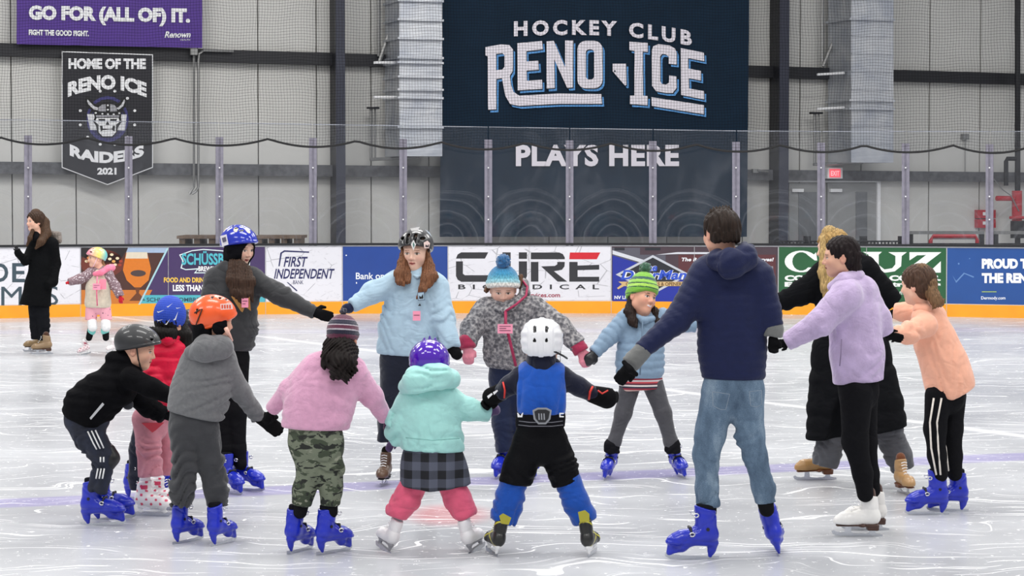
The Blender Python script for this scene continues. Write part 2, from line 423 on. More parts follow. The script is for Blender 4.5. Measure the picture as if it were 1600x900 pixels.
# glass
q = NT('rink_glass'); tr = q.n('ShaderNodeBsdfTransparent'); gl = q.n('ShaderNodeBsdfGlossy'); gl.inputs['Roughness'].default_value = .03
df = q.n('ShaderNodeBsdfDiffuse'); df.inputs[0].default_value = srgb('b9bcc4')
fr = q.n('ShaderNodeFresnel'); fr.inputs[0].default_value = 1.45
m1 = q.n('ShaderNodeMixShader'); m2 = q.n('ShaderNodeMixShader')
tr.inputs[0].default_value = (.96, .97, .98, 1)
vv = q.co('Object'); smear = q.step(q.noise(q.co('Object', (1, 1, .6)), 1.3, 5, .65, 1.2), .48, .75)
gx, gy, gz = q.sep(q.co('Generated')); gx = q.math('MULTIPLY', q.math('SUBTRACT', gx, .5), 1.35); gz = q.math('MULTIPLY', gz, 1.85)
rad = q.math('SQRT', q.math('ADD', q.math('MULTIPLY', gx, gx), q.math('MULTIPLY', gz, gz))); cb = q.n('ShaderNodeCombineXYZ'); q.put(cb.inputs[0], q.math('ADD', rad, q.math('MULTIPLY', q.noise(q.co('Object'), 1.2, 2), .25)))
arc = q.math('MULTIPLY', q.step(q.noise(cb.outputs[0], 14, 3, .6), .45, .7), q.math('SUBTRACT', 1.0, q.step(rad, .85, 1.05)))
q.put(m1.inputs[0], q.math('ADD', q.math('MULTIPLY', arc, .10), q.math('MULTIPLY_ADD', smear, .06, .04))); q.t.links.new(tr.outputs[0], m1.inputs[1]); q.t.links.new(df.outputs[0], m1.inputs[2])
q.put(m2.inputs[0], q.math('MULTIPLY', fr.outputs[0], .7)); q.t.links.new(m1.outputs[0], m2.inputs[1]); q.t.links.new(gl.outputs[0], m2.inputs[2])
q.t.links.new(m2.outputs[0], q.t.nodes['Material Output'].inputs[0]); m_glass = q.m
GP = Plane((PB[1].x, PB[1].y), (PB[9].x, PB[9].y))
POSTS = [-870, -710, -555, -400, -250, -103, 44, 201, 343, 489, 630, 763, 890, 1020, 1150, 1283, 1415, 1546, 1680, 1815, 1950, 2085, 2220]
def top_post(x): return 211 + 14 * max(0, min(1.1, x / 1500))
def top_glass(x): return 186 + 17 * max(0, min(1.1, x / 1100))
m_edge = mat('glass_edge', '9fa3ad', .3, var=.05)
for a, b in zip(POSTS[:-1], POSTS[1:]):
    A, B = BS.at(a + 1, 380, -.045), BS.at(b - 1, 380, -.045); pl = Plane((A.x, A.y), (B.x, B.y))
    za = BS.at(a, top_glass(a)).z; zb = BS.at(b, top_glass(b)).z
    P = [Vector((A.x, A.y, BOARD_H + .036)), Vector((B.x, B.y, BOARD_H + .036)), Vector((B.x, B.y, zb)), Vector((A.x, A.y, za))]
    gp = mesh('glass_pane', P, [(0, 1, 2, 3)], m_glass, bo)
    P2 = [Vector((A.x, A.y, za - .012)), Vector((B.x, B.y, zb - .012)), Vector((B.x, B.y, zb)), Vector((A.x, A.y, za))]
    mesh('pane_edge', *hexa([p + pl.n * .008 for p in P2], [p - pl.n * .008 for p in P2]), m_edge, gp)
# clear plastic posts: two flanges with a set-back core
for x in POSTS:
    pl = BS.seg(x); yt = top_post(x)
    V = pbox(pl, x - 6, x - 1.5, yt, 384, .03, -.03); V2 = pbox(pl, x + 1.5, x + 6, yt, 384, .03, -.03); V3 = pbox(pl, x - 2, x + 2, yt, 384, .012, -.03)
    p = mesh('glass_post', *join([V, V2, V3]), m_postc, bo)
    for yy in (262, 307, 343):
        c0 = pl.at(x, yy, .01); mesh('bolt', *boxc(c0, .022, .01, .022), m_white, p)

# ---- advertising panels
def panel(x0, x1, color, label, name='advertising_panel', rough=.3, y0=385.5, y1f=None, m=None):
    pl = BS.seg((x0 + x1) / 2)
    zb = KH + .02; c = pl.at((x0 + x1) / 2, 478); e = empty(name, (c.x, c.y, KH), label=label, cat='advert')
    A = pl.at(x0 + .8, 440, .006); B = pl.at(x1 - .8, 440, .006)
    P = [Vector((A.x, A.y, KH + .012)), Vector((B.x, B.y, KH + .012)), Vector((B.x, B.y, BOARD_H - .02)), Vector((A.x, A.y, BOARD_H - .02))]
    mesh('panel_sheet', *hexa(P, [p - pl.n * .005 for p in P]), m or mat('advert_' + color, color, rough, var=.05, vs=3, coat=.3), e)
    return e, pl
def fp(polys, pl, layer, color, e, name='printed_shape', **kw):
    return flat(polys, pl, .007 + .0015 * layer, mat('print_' + color, color, .35, var=.03, coat=.2, **kw), e, name)
def ft(s, box, pl, layer, color, e, **kw):
    return text(s, box, pl, .007 + .0015 * layer, mat('print_' + color, color, .35, var=.03, coat=.2), e, **kw)
mb = NT('scuffed_white_print'); _v = mb.co('Object', (1, 1, 1.6))
sc_ = mb.math('SUBTRACT', 1.0, mb.step(mb.vor(_v, 2.2, 'DISTANCE_TO_EDGE'), .004, .02)); sc_ = mb.math('MULTIPLY', sc_, mb.step(mb.noise(_v, 3, 2), .45, .55))
nz = mb.step(mb.noise(mb.co('Object', (1, 1, 2.2)), 9, 5, .7, .8), .55, .72)
mb.put(mb.b.inputs['Base Color'], mb.mix(mb.math('MAXIMUM', mb.math('MULTIPLY', sc_, .8), mb.math('MULTIPLY', nz, .4)), srgb('e4e3e9'), srgb('a3a2a8'))); mb.b.inputs['Roughness'].default_value = .35; mb = mb.m
e, pl = panel(-60, 126, 'e4e3e9', 'scuffed white advert with slate serif letters behind the woman in black', m=mb)
ft('D', (-13, 411, 13, 441), pl, 1, '3c4d58', e, bold=.02); ft('E', (19, 411, 39, 441), pl, 1, '3c4d58', e, bold=.02); ft('M', (2, 448, 34, 477), pl, 1, '3c4d58', e, bold=0); ft('S', (72, 447, 91, 477), pl, 1, '3c4d58', e, bold=0)
e, pl = panel(126, 415, '43305f', 'purple brewery advert with a pizza and a beer glass at its left')
fp([[(127, 387), (262, 387), (218, 476), (127, 476)]], pl, 1, '4a2a22', e, 'photo_background')
fp([[(127, 387), (200, 387), (185, 412), (160, 418), (127, 400)]], pl, 2, '241c1e', e)
fp([disc(160, 412, 34, 22)], pl, 2, '6b2f22', e, 'pizza'); 
random.seed(5)
for k in range(26):
    a = random.uniform(0, 6.28); rr = random.uniform(0, 1) ** .5
    fp([disc(160 + 31 * rr * math.cos(a), 412 + 19 * rr * math.sin(a), 3, 2.2, 7)], pl, 3, random.choice(['c9783a', 'e8d6b0', '9c3a26', 'e0a458']), e, 'pizza_topping')
fp([[(127, 453), (238, 453), (226, 476), (127, 476)]], pl, 2, 'c8752c', e, 'wooden_table')
fp([[(200, 387), (262, 387), (258, 395), (197, 395)]], pl, 2, '9fb2cc', e)
fp([[(197, 395), (230, 395), (236, 420), (232, 438), (220, 449), (210, 449), (198, 438), (192, 422)]], pl, 3, 'd4761f', e, 'beer_glass')
fp([[(198, 394), (230, 394), (231, 404), (196, 404)]], pl, 4, 'd9cdb8', e, 'beer_foam'); fp([disc(216, 427, 12, 5)], pl, 4, '4b3a38', e, 'glass_emblem')
fp([[(211, 449), (219, 449), (217, 458), (228, 470), (202, 470), (213, 458)]], pl, 3, '6b3a1c', e, 'glass_stem')
fp([[(223, 461), (414, 461), (414, 476), (217, 476)]], pl, 3, '4fb0bd', e, 'colour_band')
ft('SCHUSSBOOMBREWING.COM', (229, 465, 366, 471.5), pl, 4, '2a4a5c', e)
fp([[(264, 387), (261, 387), (216, 476), (219, 476)]], pl, 4, 'a8cfd8', e, 'edge_line')
def arcw(cx, amp): return lambda x, y: (x, y - amp * math.cos((x - cx) / 60))
fp([[(280, 398), (300, 391), (318, 389), (345, 391), (372, 394), (392, 400), (390, 416), (350, 418), (345, 427), (303, 427), (308, 421), (290, 422), (282, 419), (285, 408)]], pl, 2, 'dfeef0', e, 'logo_outline')
fp([[(282, 399), (300, 392.5), (318, 390.5), (345, 392.5), (371, 395.5), (390, 401), (388.5, 414.5), (349, 416.5), (344, 425.5), (306, 425.5), (311, 419), (290, 420.5), (284, 418), (287, 408)]], pl, 3, '2e2348', e, 'logo_ground')
ft('SCHÜSSBOOM', (284, 392, 388, 414), pl, 4, '4fb6c4', e, bold=.03); ft('BREWING', (310, 416, 343, 424), pl, 4, 'f4f4f4', e, bold=.03)
ft('FOOD AND DRINKS FOR', (256, 433.5, 345, 441.5), pl, 2, 'f0c34a', e, bold=.04); ft('LESS THAN 5', (270, 445, 325, 455), pl, 2, 'f4f4f4', e, bold=.04)
e, pl = panel(415, 535, 'e4e3e9', 'scuffed white bank advert with navy slanted lettering', m=mb)
ft('FIRST', (443, 401, 481, 417), pl, 1, '27285c', e, bold=.02, shear=.3); ft('INDEPENDENT', (428, 420, 523, 435.5), pl, 1, '27285c', e, bold=.02, shear=.3); ft('BANK', (458, 438, 474, 444), pl, 1, '27285c', e, bold=0)
fp([[(435, 416), (438, 395), (444, 391), (483, 393), (483, 395), (445, 393.5), (440.5, 396), (437, 416)]], pl, 1, '27285c', e, 'logo_stroke')
fp([[(448, 441), (450, 441), (465, 454), (463, 455)]], pl, 1, '27285c', e, 'logo_stroke')
e, pl = panel(535, 700, '1f4493', 'plain blue bank advert behind the girl in light blue')
ft('Bank on us', (556, 426, 617, 436.5), pl, 1, 'f2f4f8', e, bold=.015)
fp([disc(627, 431, 2, 2, 8), disc(541, 399, 1.2, 1.2, 6), disc(557, 442, 1, 1.6, 6)], pl, 1, 'f2f4f8', e)
e, pl = panel(700, 955, 'e4e3e9', 'scuffed white advert with big grey block letters and a red bar', m=mb)
k = '2f2f33'
def L(pts, sx=1, ox=0, oy=0): return [(ox + x * sx, oy + y * sx) for x, y in pts]
c7 = lambda pts: [(690 + x / 3.9125, 370 + y / 3.9125) for x, y in pts]; c6 = lambda pts: [(800 + x / 4, 280 + y / 4) for x, y in pts]
fp([c7([(88, 133), (98, 108), (120, 95), (285, 95), (265, 133)]), c7([(88, 150), (130, 150), (130, 225), (142, 235), (345, 235), (345, 275), (120, 275), (98, 262), (88, 240)]),
    c7([(372, 95), (422, 95), (422, 135), (372, 135)]), c7([(472, 95), (522, 95), (522, 135), (472, 135)]), c7([(372, 150), (422, 150), (422, 235), (472, 235), (472, 150), (522, 150), (522, 240), (512, 262), (488, 275), (402, 275), (380, 262), (372, 240)]),
    c6([(118, 458), (295, 458), (318, 468), (330, 490), (330, 500), (118, 500)]), c6([(118, 517), (165, 517), (165, 640), (118, 640)]),
    c6([(283, 517), (330, 517), (328, 545), (312, 566), (262, 575), (345, 640), (285, 640), (182, 545), (268, 542), (283, 532)]),
    c6([(358, 517), (410, 517), (410, 540), (545, 535), (545, 565), (410, 568), (410, 610), (545, 610), (545, 640), (358, 640)])], pl, 1, k, e, 'block_letters')
fp([c6([(362, 458), (552, 458), (530, 500), (358, 500)])], pl, 1, 'd0202e', e, 'red_bar')
ft('BIOMEDICAL', (716, 444.5, 936, 452), pl, 1, k, e, bold=.02, space=1.9); ft('cureservices.com', (800, 458, 875, 464.5), pl, 1, '9a2340', e, bold=.02)
e, pl = panel(955, 1216, '4a3a42', 'garage door advert with a silver diamond and a house picture')
fp([[(957, 387), (1000, 387), (1000, 398), (1040, 398), (1040, 476), (957, 476)], ], pl, 1, '5a5964', e, 'house_wall')
fp([[(957, 399), (1000, 412), (1060, 430), (1110, 455), (1110, 476), (957, 476)]], pl, 2, '1f2f9c', e, 'blue_field')
fp([[(957, 391), (1022, 411), (1018, 415), (957, 397)], [(1025, 398), (1058, 394), (1130, 394), (1130, 397), (1060, 397)]], pl, 3, 'd5d7de', e, 'roof_edge')
fp([[(1060, 398), (1212, 398), (1212, 476), (1060, 476)]], pl, 1, '5c2f33', e, 'brick_wall'); fp([[(1082, 416), (1125, 416), (1125, 470), (1082, 470)], [(1180, 416), (1208, 416), (1208, 470), (1180, 470)]], pl, 2, '8c8a92', e, 'garage_door')
fp([[(1185, 420), (1204, 420), (1204, 466), (1185, 466)]], pl, 3, 'c9c9d2', e, 'garage_door')
fp([[(1008, 387), (1032, 387), (1032, 391), (1008, 391)], [(960, 387), (976, 387), (976, 391), (960, 391)]], pl, 3, '24262e', e, 'window')
fp([[(962, 429), (1020, 398.5), (1078, 429), (1020, 460)]], pl, 4, 'c7cad2', e, 'diamond_frame'); fp([[(969, 429), (1020, 402.5), (1071, 429), (1020, 456)]], pl, 5, '26272e', e, 'diamond')
fp([[(964, 450), (972, 444), (966, 440), (1070, 440), (1070, 447), (975, 447), (966, 452)]], pl, 6, 'd3b27c', e, 'gold_ribbon')
for cc, ly, bb in (('f1f2f6', 6, .075), ('2c52c8', 7, .03)):
    ft('The', (1002, 412, 1027, 424), pl, ly, cc, e, bold=bb, shear=.25); ft('DoorMan', (970, 422, 1073, 437), pl, ly, cc, e, bold=bb, shear=.25)
ft('GARAGE DOORS & OPENERS', (978, 441, 1068, 446.5), pl, 7, '6b4c22', e); ft('NV LIC', (960, 462, 983, 467.5), pl, 3, 'f1f2f6', e, bold=.03)
ft('The Respect Your Home Deserves!', (1065, 402.5, 1209, 410), pl, 3, 'f1f2f6', e, bold=.03, shear=.2); ft('4', (1203, 447, 1209, 456), pl, 4, '2c2f80', e, bold=.02)
e, pl = panel(1216, 1479, '1f5a33', 'green construction advert with huge white letters', rough=.35)
k = 'eef2ee'
def ell_c(cx, cy, rx, ry): return disc(cx, cy, rx, ry, 28, 40, 322)
fp([[(1275, 394), (1277, 407), (1273, 407)] + [(1252 + 14 * math.cos(R(a)), 408.5 + 14.5 * math.sin(R(a))) for a in range(320, 39, -20)] + [(1276, 418), (1280, 419)] + [(1252 + 26 * math.cos(R(a)), 408.5 + 17 * math.sin(R(a))) for a in range(40, 321, 14)]], pl, 1, k, e, 'huge_letter')
fp([[(1292, 393), (1330, 393), (1340, 397), (1341, 406), (1330, 411), (1343, 424), (1332, 424), (1318, 412), (1310, 412), (1310, 420), (1314, 424), (1292, 424), (1296, 420), (1296, 397)]], pl, 1, k, e, 'huge_letter')
fp([[(1348, 393.5), (1378, 393.5), (1373, 398), (1373, 414), (1382, 421), (1394, 419), (1399, 413), (1399, 400), (1388, 394), (1417, 394), (1409, 400), (1408, 416), (1398, 424), (1384, 426), (1366, 424), (1358, 417), (1357, 398)]], pl, 1, k, e, 'huge_letter')
fp([[(1421, 394), (1471, 394), (1434, 422), (1455, 422), (1470, 408), (1470, 426), (1410, 426), (1447, 398.5), (1433, 399), (1421, 407)]], pl, 1, k, e, 'huge_letter')
ft('CONSTRUCTION CO. INC.', (1226, 430, 1470, 439), pl, 1, k, e, bold=.06); ft('Engineering · Contractors', (1226, 440.5, 1470, 450), pl, 1, k, e, bold=.06)
ft('cruzconstruction.com', (1330, 453.5, 1412, 460.5), pl, 1, k, e, bold=.01)
e, pl = panel(1479, 1700, '1c4c92', 'deep blue advert with white block capitals at the right edge')
ft('PROUD TO SUPPORT', (1534, 404, 1694, 420), pl, 1, 'f2f4f8', e, bold=.06); ft('THE RENO RINK', (1534, 426.5, 1668, 442.5), pl, 1, 'f2f4f8', e, bold=.06)
fp([[(1534, 455.3), (1557, 455.3), (1557, 456.5), (1534, 456.5)]], pl, 1, 'a9c25a', e, 'rule'); ft('Dermody.com', (1533, 463, 1571, 469.5), pl, 1, 'e8ecf4', e, bold=.02)
fp([[(1488, 430), (1494, 439), (1506, 426), (1507, 428), (1494, 442)], [(1506, 426), (1522, 432), (1521, 434), (1507, 428)], disc(1498, 412, 1.6, 1.6, 6), disc(1515, 404, 1, 1, 6)], pl, 1, '5f86bf', e, 'network_lines')

# ---- netting above the glass with its sagging black rope
NP_ = Plane((BS.at(-100, 380, -.2).x, BS.at(-100, 380, -.2).y), (BS.at(1700, 380, -.2).x, BS.at(1700, 380, -.2).y))
peaks = [(-430, 209), (-280, 211), (-130, 213), (0, 214.5), (135, 215), (272, 216), (419, 217), (557, 220), (689, 222), (822, 223), (955, 224), (1088, 225.5), (1220, 226.5), (1350, 227), (1489, 227), (1610, 229), (1740, 230), (1880, 231), (2020, 232)]
def rope_y(x):
    for (a, ya), (b, yb) in zip(peaks[:-1], peaks[1:]):
        if a <= x <= b:
            t = (x - a) / (b - a); return ya + (yb - ya) * t + 11 * (4 * t * (1 - t))
    return 222
V, F = [], []
def strand(pts, r):
    b = len(V)
    for p in pts:
        V.append(p + Vector((-r, 0, -r))); V.append(p + Vector((r, 0, -r))); V.append(p + Vector((0, -r, r)))
    for i in range(len(pts) - 1):
        for k in range(3):
            a0 = b + i * 3 + k; a1 = b + i * 3 + (k + 1) % 3; F.append((a0, a1, a1 + 3, a0 + 3))
def wavy(x, y): return (x + 1.2 * math.sin(y / 37 + x / 53) + .8 * math.sin(y / 13 + x / 31), y + 1.3 * math.sin(x / 29 + y / 61) + .7 * math.sin(x / 11))
x = -425.0
while x < 2015:
    yb = rope_y(x); n = 16
    strand([NP_.at(*wavy(x, -110 + (yb + 110) * k / n), .02 * math.sin(x / 40 + k)) if k < n else NP_.at(x, yb) for k in range(n + 1)], .0016); x += 4.55
y = -105.0
while y < 240:
    run = []
    for k in range(0, 245):
        xx = -425 + k * 10
        X, Y = wavy(xx, y)
        if Y < rope_y(X): run.append(NP_.at(X, Y, .02 * math.sin(xx / 40 + y / 20)))
        else:
            if len(run) > 1: strand(run, .0016)
            run = []
    if len(run) > 1: strand(run, .0016)
    y += 4.55
tag(mesh('netting', V, F, mat('net_twine', '131315', .9, var=0, spec=.1)), 'fine black safety netting stretched above the rink glass', 'netting', kind='stuff')
pts = []
x = -430.0
while x <= 2018: pts.append(NP_.at(x, rope_y(x), .03)); x += 8
tag(mesh('net_rope', *tube(pts, .017, 6), mat('black_rope', '141416', .7)), 'thick black rope sagging along the bottom hem of the netting', 'rope')

# ---- banners
def cloth_sheet(quad, pl, off, m, parent, name, nx=30, ny=12, amp=.015):
    V, F = [], []
    (x0, y0), (x1, y1), (x2, y2), (x3, y3) = quad   # tl tr br bl
    for j in range(ny + 1):
        for i in range(nx + 1):
            u, v = i / nx, j / ny
            xa = x0 + (x1 - x0) * u; ya = y0 + (y1 - y0) * u; xb = x3 + (x2 - x3) * u; yb = y3 + (y2 - y3) * u
            o = off - .012 - amp * (1 + math.sin(u * 23 + v * 2) * .5 + .5 * math.sin(u * 61))
            V.append(pl.at(xa + (xb - xa) * v, ya + (yb - ya) * v, o))
    for j in range(ny):
        for i in range(nx):
            a = j * (nx + 1) + i; F.append((a, a + nx + 1, a + nx + 2, a + 1))
    return mesh(name, V, F, m, parent, True)
m_navy = mat('banner_navy', '15293b', .75, var=.10, vs=2.5, spec=.15)
e = empty('banner', WP.at(928, 371, .45), label='huge dark blue banner hanging between the ducts with the club lettering', cat='banner')
cloth_sheet([(691, -140), (1172, -140), (1167, 370), (687, 370)], WP, .5, m_navy, e, 'banner_cloth', 60, 20)
def bl(polys, layer, color, name): return flat(polys, WP, .5 + .004 * layer, mat('banner_print_' + color, color, .6, var=.02), e, name)
k4 = lambda pts, dx=0, dy=0: [(740 + (x + dx) / 4.2105, 20 + (y + dy) / 4.2105) for x, y in pts]
GL = [
 [[(78, 225), (180, 208), (235, 212), (258, 240), (258, 350), (256, 385), (238, 415), (245, 470), (262, 520), (300, 545), (560, 531), (840, 535), (845, 598), (560, 598), (300, 612), (240, 600), (208, 545), (187, 430), (150, 435), (148, 635), (95, 637), (93, 285), (78, 282)], [(148, 270), (190, 265), (203, 280), (203, 355), (190, 372), (148, 378)]],
 [[(288, 200), (450, 185), (455, 240), (347, 252), (348, 320), (425, 315), (428, 375), (348, 380), (350, 447), (450, 440), (452, 500), (290, 510)]],
 [[(480, 188), (527, 184), (602, 360), (602, 182), (655, 182), (652, 490), (616, 495), (530, 305), (533, 495), (480, 498)]],
 [rrect(683, 184, 848, 497, 55), rrect(738, 240, 793, 438, 22)],
 [[(915, 335), (1003, 335), (1005, 475), (995, 478), (915, 385)]],
 [[(1025, 190), (1145, 198), (1145, 258), (1112, 255), (1115, 545), (1145, 548), (1143, 608), (1028, 600), (1028, 545), (1058, 543), (1058, 250), (1025, 245)]],
 [[(1172, 250), (1182, 220), (1215, 206), (1290, 215), (1325, 235), (1335, 262), (1335, 340), (1284, 335), (1284, 290), (1264, 273), (1240, 270), (1228, 286), (1228, 450), (1240, 468), (1265, 472), (1285, 460), (1287, 412), (1335, 418), (1335, 495), (1310, 527), (1265, 527), (1200, 515), (1174, 480)]],
 [[(1363, 232), (1515, 262), (1517, 318), (1412, 298), (1412, 366), (1495, 382), (1495, 445), (1416, 430), (1418, 498), (1515, 515), (1517, 570), (1365, 540)]],
 [[(1170, 555), (1515, 607), (1515, 667), (1172, 612)]]]
names = ['letter_r', 'letter_e', 'letter_n', 'letter_o', 'state_emblem', 'letter_i', 'letter_c', 'letter_e', 'underline']
for gph, nm in zip(GL, names):
    g3 = [k4(lp, 15, 19) for lp in gph]; bl([g3], 1, '5c9fe0', 'letter_shadow')
    g3 = [k4(lp, 5, 7) for lp in gph]; bl([g3], 2, '14202e', 'letter_outline')
    bl([[k4(lp) for lp in gph]], 3, 'efe9f1', nm)
bl([k4(disc(929, 384, 6, 7, 8))], 4, '14202e', 'state_dot')
def hc(px, py): return (px, py + 14.0 * ((px - 906) / 157) ** 2 * (1 if px > 906 else .35))
mw = mat('banner_print_efe9f1', 'efe9f1', .6)
text('HOCKEY CLUB', (803, 31, 1081, 55), WP, .514, mw, e, 'lettering', .045, 0, 1.4, hc)
text('PLAYS HERE', (806, 226, 1061, 260), WP, .514, mw, e, 'lettering', .042, 0, 1.08)
e2 = empty('banner', WP.at(170, 288, .3), label='black skull banner with white border hanging at the left', cat='banner')
zz = .32; shp = [(96.5, 80), (239, 85), (239, 262), (168, 289), (96.5, 262)]
ins = lambda P, s: [(167.5 + (x - 167.5) * s, 184 + (y - 184) * (1 - (1 - s) * .75)) for x, y in P]
fl2 = lambda P, ly, c, n: flat(P, WP, zz + .004 * ly, mat('banner_print_' + c, c, .6, var=.03), e2, n)
fl2([shp], 0, 'ececee', 'border'); fl2([ins(shp, .982)], 1, '1c1c24', 'banner_cloth')
mw2 = mat('banner_print_ececee', 'ececee', .6)
text('HOME OF THE', (107, 91, 228, 108), WP, zz + .008, mw2, e2, 'lettering', .055)
text('RENO ICE', (106, 120, 229, 143), WP, zz + .008, mw2, e2, 'lettering', .055, 0, 1.0, lambda x, y: (x, y + 12 * ((x - 167) / 61) ** 2 - 3))
text('RAIDERS', (109, 232, 225, 250), WP, zz + .008, mw2, e2, 'lettering', .055, 0, 1.0, lambda x, y: (x, y - 12 * ((x - 167) / 58) ** 2 + 5))
text('2021', (152, 262, 182, 273), WP, zz + .008, mw2, e2, 'lettering', .05)
fl2([[disc(168, 186, 33, 36), disc(168, 186, 29, 31)]], 2, '38366e', 'ring'); fl2([disc(168, 192, 29, 28)], 1.5, '2c2b55', 'ring')
fl2([[(136, 178), (198, 179), (195, 204), (141, 203)]], 3, 'd8d8dc', 'side_patch')
fl2([[disc(168 + 44 * math.cos(R(a)), 184 + 43 * math.sin(R(a)), 2.5, 2.2, 8)] for a in range(-75, 285, 30)], 3, 'ececee', 'dots')
k5 = lambda P: [(120 + x / 6.43, 110 + y / 6.43) for x, y in P]
sk = [(90, 270), (115, 258), (140, 290), (170, 330), (210, 345), (310, 315), (390, 345), (440, 310), (465, 270), (490, 268), (500, 300), (490, 360), (450, 410), (445, 470), (450, 520), (415, 570), (405, 625), (360, 672), (255, 672), (205, 625), (195, 560), (165, 515), (180, 470), (165, 410), (110, 370), (88, 320)]
fl2([k5(sk)], 4, '101014', 'skull_outline')
fl2([k5([(108, 290), (125, 310), (175, 360), (215, 375), (210, 400), (170, 392), (120, 345), (104, 310)])], 5, 'c9c9cd', 'horn'); fl2([k5([(478, 290), (486, 310), (465, 360), (420, 395), (400, 380), (440, 352)])], 5, 'c9c9cd', 'horn')
fl2([k5([(218, 372), (250, 345), (290, 340), (292, 415), (215, 410)]), k5([(335, 340), (375, 345), (400, 372), (405, 410), (333, 415)]), k5([(190, 450), (430, 450), (425, 470), (195, 470)])], 5, '9c9ca2', 'helmet_plate')
fl2([k5(disc(x, y, 11, 9, 8)) for x, y in ((190, 427), (257, 437), (312, 440), (370, 440), (427, 430), (311, 351), (311, 395))], 5, 'ececee', 'rivet')
fl2([[k5([(200, 478), (420, 478), (432, 515), (395, 545), (395, 620), (355, 662), (260, 662), (218, 620), (218, 545), (182, 515)]), k5([(215, 488), (285, 488), (285, 515), (230, 515)]), k5([(335, 488), (405, 488), (395, 515), (335, 515)]), k5([(308, 505), (330, 548), (288, 548)]), k5([(232, 555), (258, 555), (262, 585), (330, 590), (355, 585), (362, 555), (385, 555), (380, 615), (350, 595), (262, 600), (240, 615)])]], 5, 'e6e6e8', 'skull_face')
e3 = empty('banner', WP.at(170, 75, .35), label='purple rectangular banner with white slogan at top left', cat='banner')
cloth_sheet([(26, -60), (316, -60), (316, 75), (26, 69)], WP, .36, mat('banner_purple', '4b2a86', .6, var=.08, vs=3), e3, 'banner_cloth', 30, 8, .006)
slope = lambda x, y: (x, y + (x - 45) * .020)
text('GO FOR (ALL OF) IT.', (45, 8, 297, 37), WP, .362, mw2, e3, 'lettering', .06, 0, 1.0, slope)
text('FIGHT THE GOOD FIGHT.', (45, 46, 139, 55), WP, .362, mw2, e3, 'lettering', .05, 0, 1.0, slope)
text('Renown', (257, 49, 298, 59), WP, .362, mw2, e3, 'lettering', .03, .3); text('HEALTH', (282, 61, 297, 63.5), WP, .362, mw2, e3, 'lettering', 0)

# ---- things standing behind the glass
HP = Plane((BS.at(0, 380, -1.6).x, BS.at(0, 380, -1.6).y), (BS.at(1600, 380, -1.6).x, BS.at(1600, 380, -1.6).y))
m_wood = mat('old_wood', '8a7461', .8, var=.25, vs=14, bump=(40, .4))
for x0, x1, n, lab in ((276, 338, 3, 'weathered wooden pallet top behind the boards under the blue helmet'), (396, 471, 4, 'weathered wooden pallet top behind the boards right of the blue helmet')):
    e = empty('wooden_pallet', HP.at((x0 + x1) / 2, 388, 0).xy.to_3d(), label=lab, cat='pallet')
    z1 = HP.at(x0, 369).z
    mesh('deck_board', *pbox(HP, x0, x1, 368.5, 373, 1.0, -1.0), m_wood, e)
    mesh('deck_board', *pbox(HP, x0 + 2, x1 - 2, 383, 387, 1.0, -1.0), m_wood, e)
    for k in range(n):
        xx = x0 + 4 + (x1 - x0 - 16) * k / (n - 1); mesh('pallet_block', *pbox(HP, xx, xx + 9, 373, 383, .9, -.95), m_wood, e)
    z0 = HP.at(x0, 387).z
    a = HP.at(x0 + 5, 387, -.1); b = HP.at(x1 - 5, 387, -.1)
    mesh('crate_base', *hexa([Vector((a.x, a.y, 0)), Vector((b.x, b.y, 0)), Vector((b.x, b.y, z0)), Vector((a.x, a.y, z0))], [Vector((a.x, a.y + .8, 0)), Vector((b.x, b.y + .8, 0)), Vector((b.x, b.y + .8, z0)), Vector((a.x, a.y + .8, z0))]), m_wood, e)
e = empty('railing', HP.at(1310, 384).xy.to_3d(), label='black picket railing behind the boards in front of the door', cat='railing')
mk = mat('black_railing', '1d1e22', .5)
mesh('top_rail', *pbox(HP, 1205, 1412, 376, 378.5, .05), mk, e)
x = 1206
while x < 1410: mesh('picket', *pbox(HP, x, x + 2, 378, 420, .03), mk, e); x += 5.5
for x in (1204, 1256, 1344, 1404):
    a = HP.at(x, 369, .03); b = HP.at(x + 11, 369, .03); z1 = a.z
    mesh('railing_post', *hexa([Vector((a.x, a.y, 0)), Vector((b.x, b.y, 0)), Vector((b.x, b.y, z1)), Vector((a.x, a.y, z1))], [Vector((a.x, a.y + .08, 0)), Vector((b.x, b.y + .08, 0)), Vector((b.x, b.y + .08, z1)), Vector((a.x, a.y + .08, z1))]), mk, e)
for x0, x1, lab in ((1420, 1538, 'dark metal bench frame behind the glass holding a red goal frame'), (1553, 1650, 'dark metal bench frame behind the glass at the right edge')):
    e = empty('bench_frame', HP.at((x0 + x1) / 2, 384).xy.to_3d(), label=lab, cat='frame')
    mesh('top_rail', *pbox(HP, x0, x1, 361, 366, .06), m_pipe, e); mesh('lower_rail', *pbox(HP, x0, x1, 380, 383, .06), mk, e)
    for x in (x0, x1 - 7):
        a = HP.at(x, 366, .03); b = HP.at(x + 7, 366, .03)
        mesh('leg', *hexa([Vector((a.x, a.y, 0)), Vector((b.x, b.y, 0)), Vector((b.x, b.y, a.z)), Vector((a.x, a.y, a.z))], [Vector((a.x, a.y + .06, 0)), Vector((b.x, b.y + .06, 0)), Vector((b.x, b.y + .06, a.z)), Vector((a.x, a.y + .06, a.z))]), mk, e)
e = empty('goal_frame', HP.at(1490, 384, -.6).xy.to_3d(), label='red tubular goal frame stored behind the glass', cat='goal')
p = [HP.at(1454, 390, -.6), HP.at(1454, 376, -.6), HP.at(1458, 369, -.6), HP.at(1524, 369, -.6), HP.at(1527, 376, -.6), HP.at(1527, 390, -.6)]
p = [Vector((p[0].x, p[0].y, 0))] + p[1:-1] + [Vector((p[-1].x, p[-1].y, 0))]
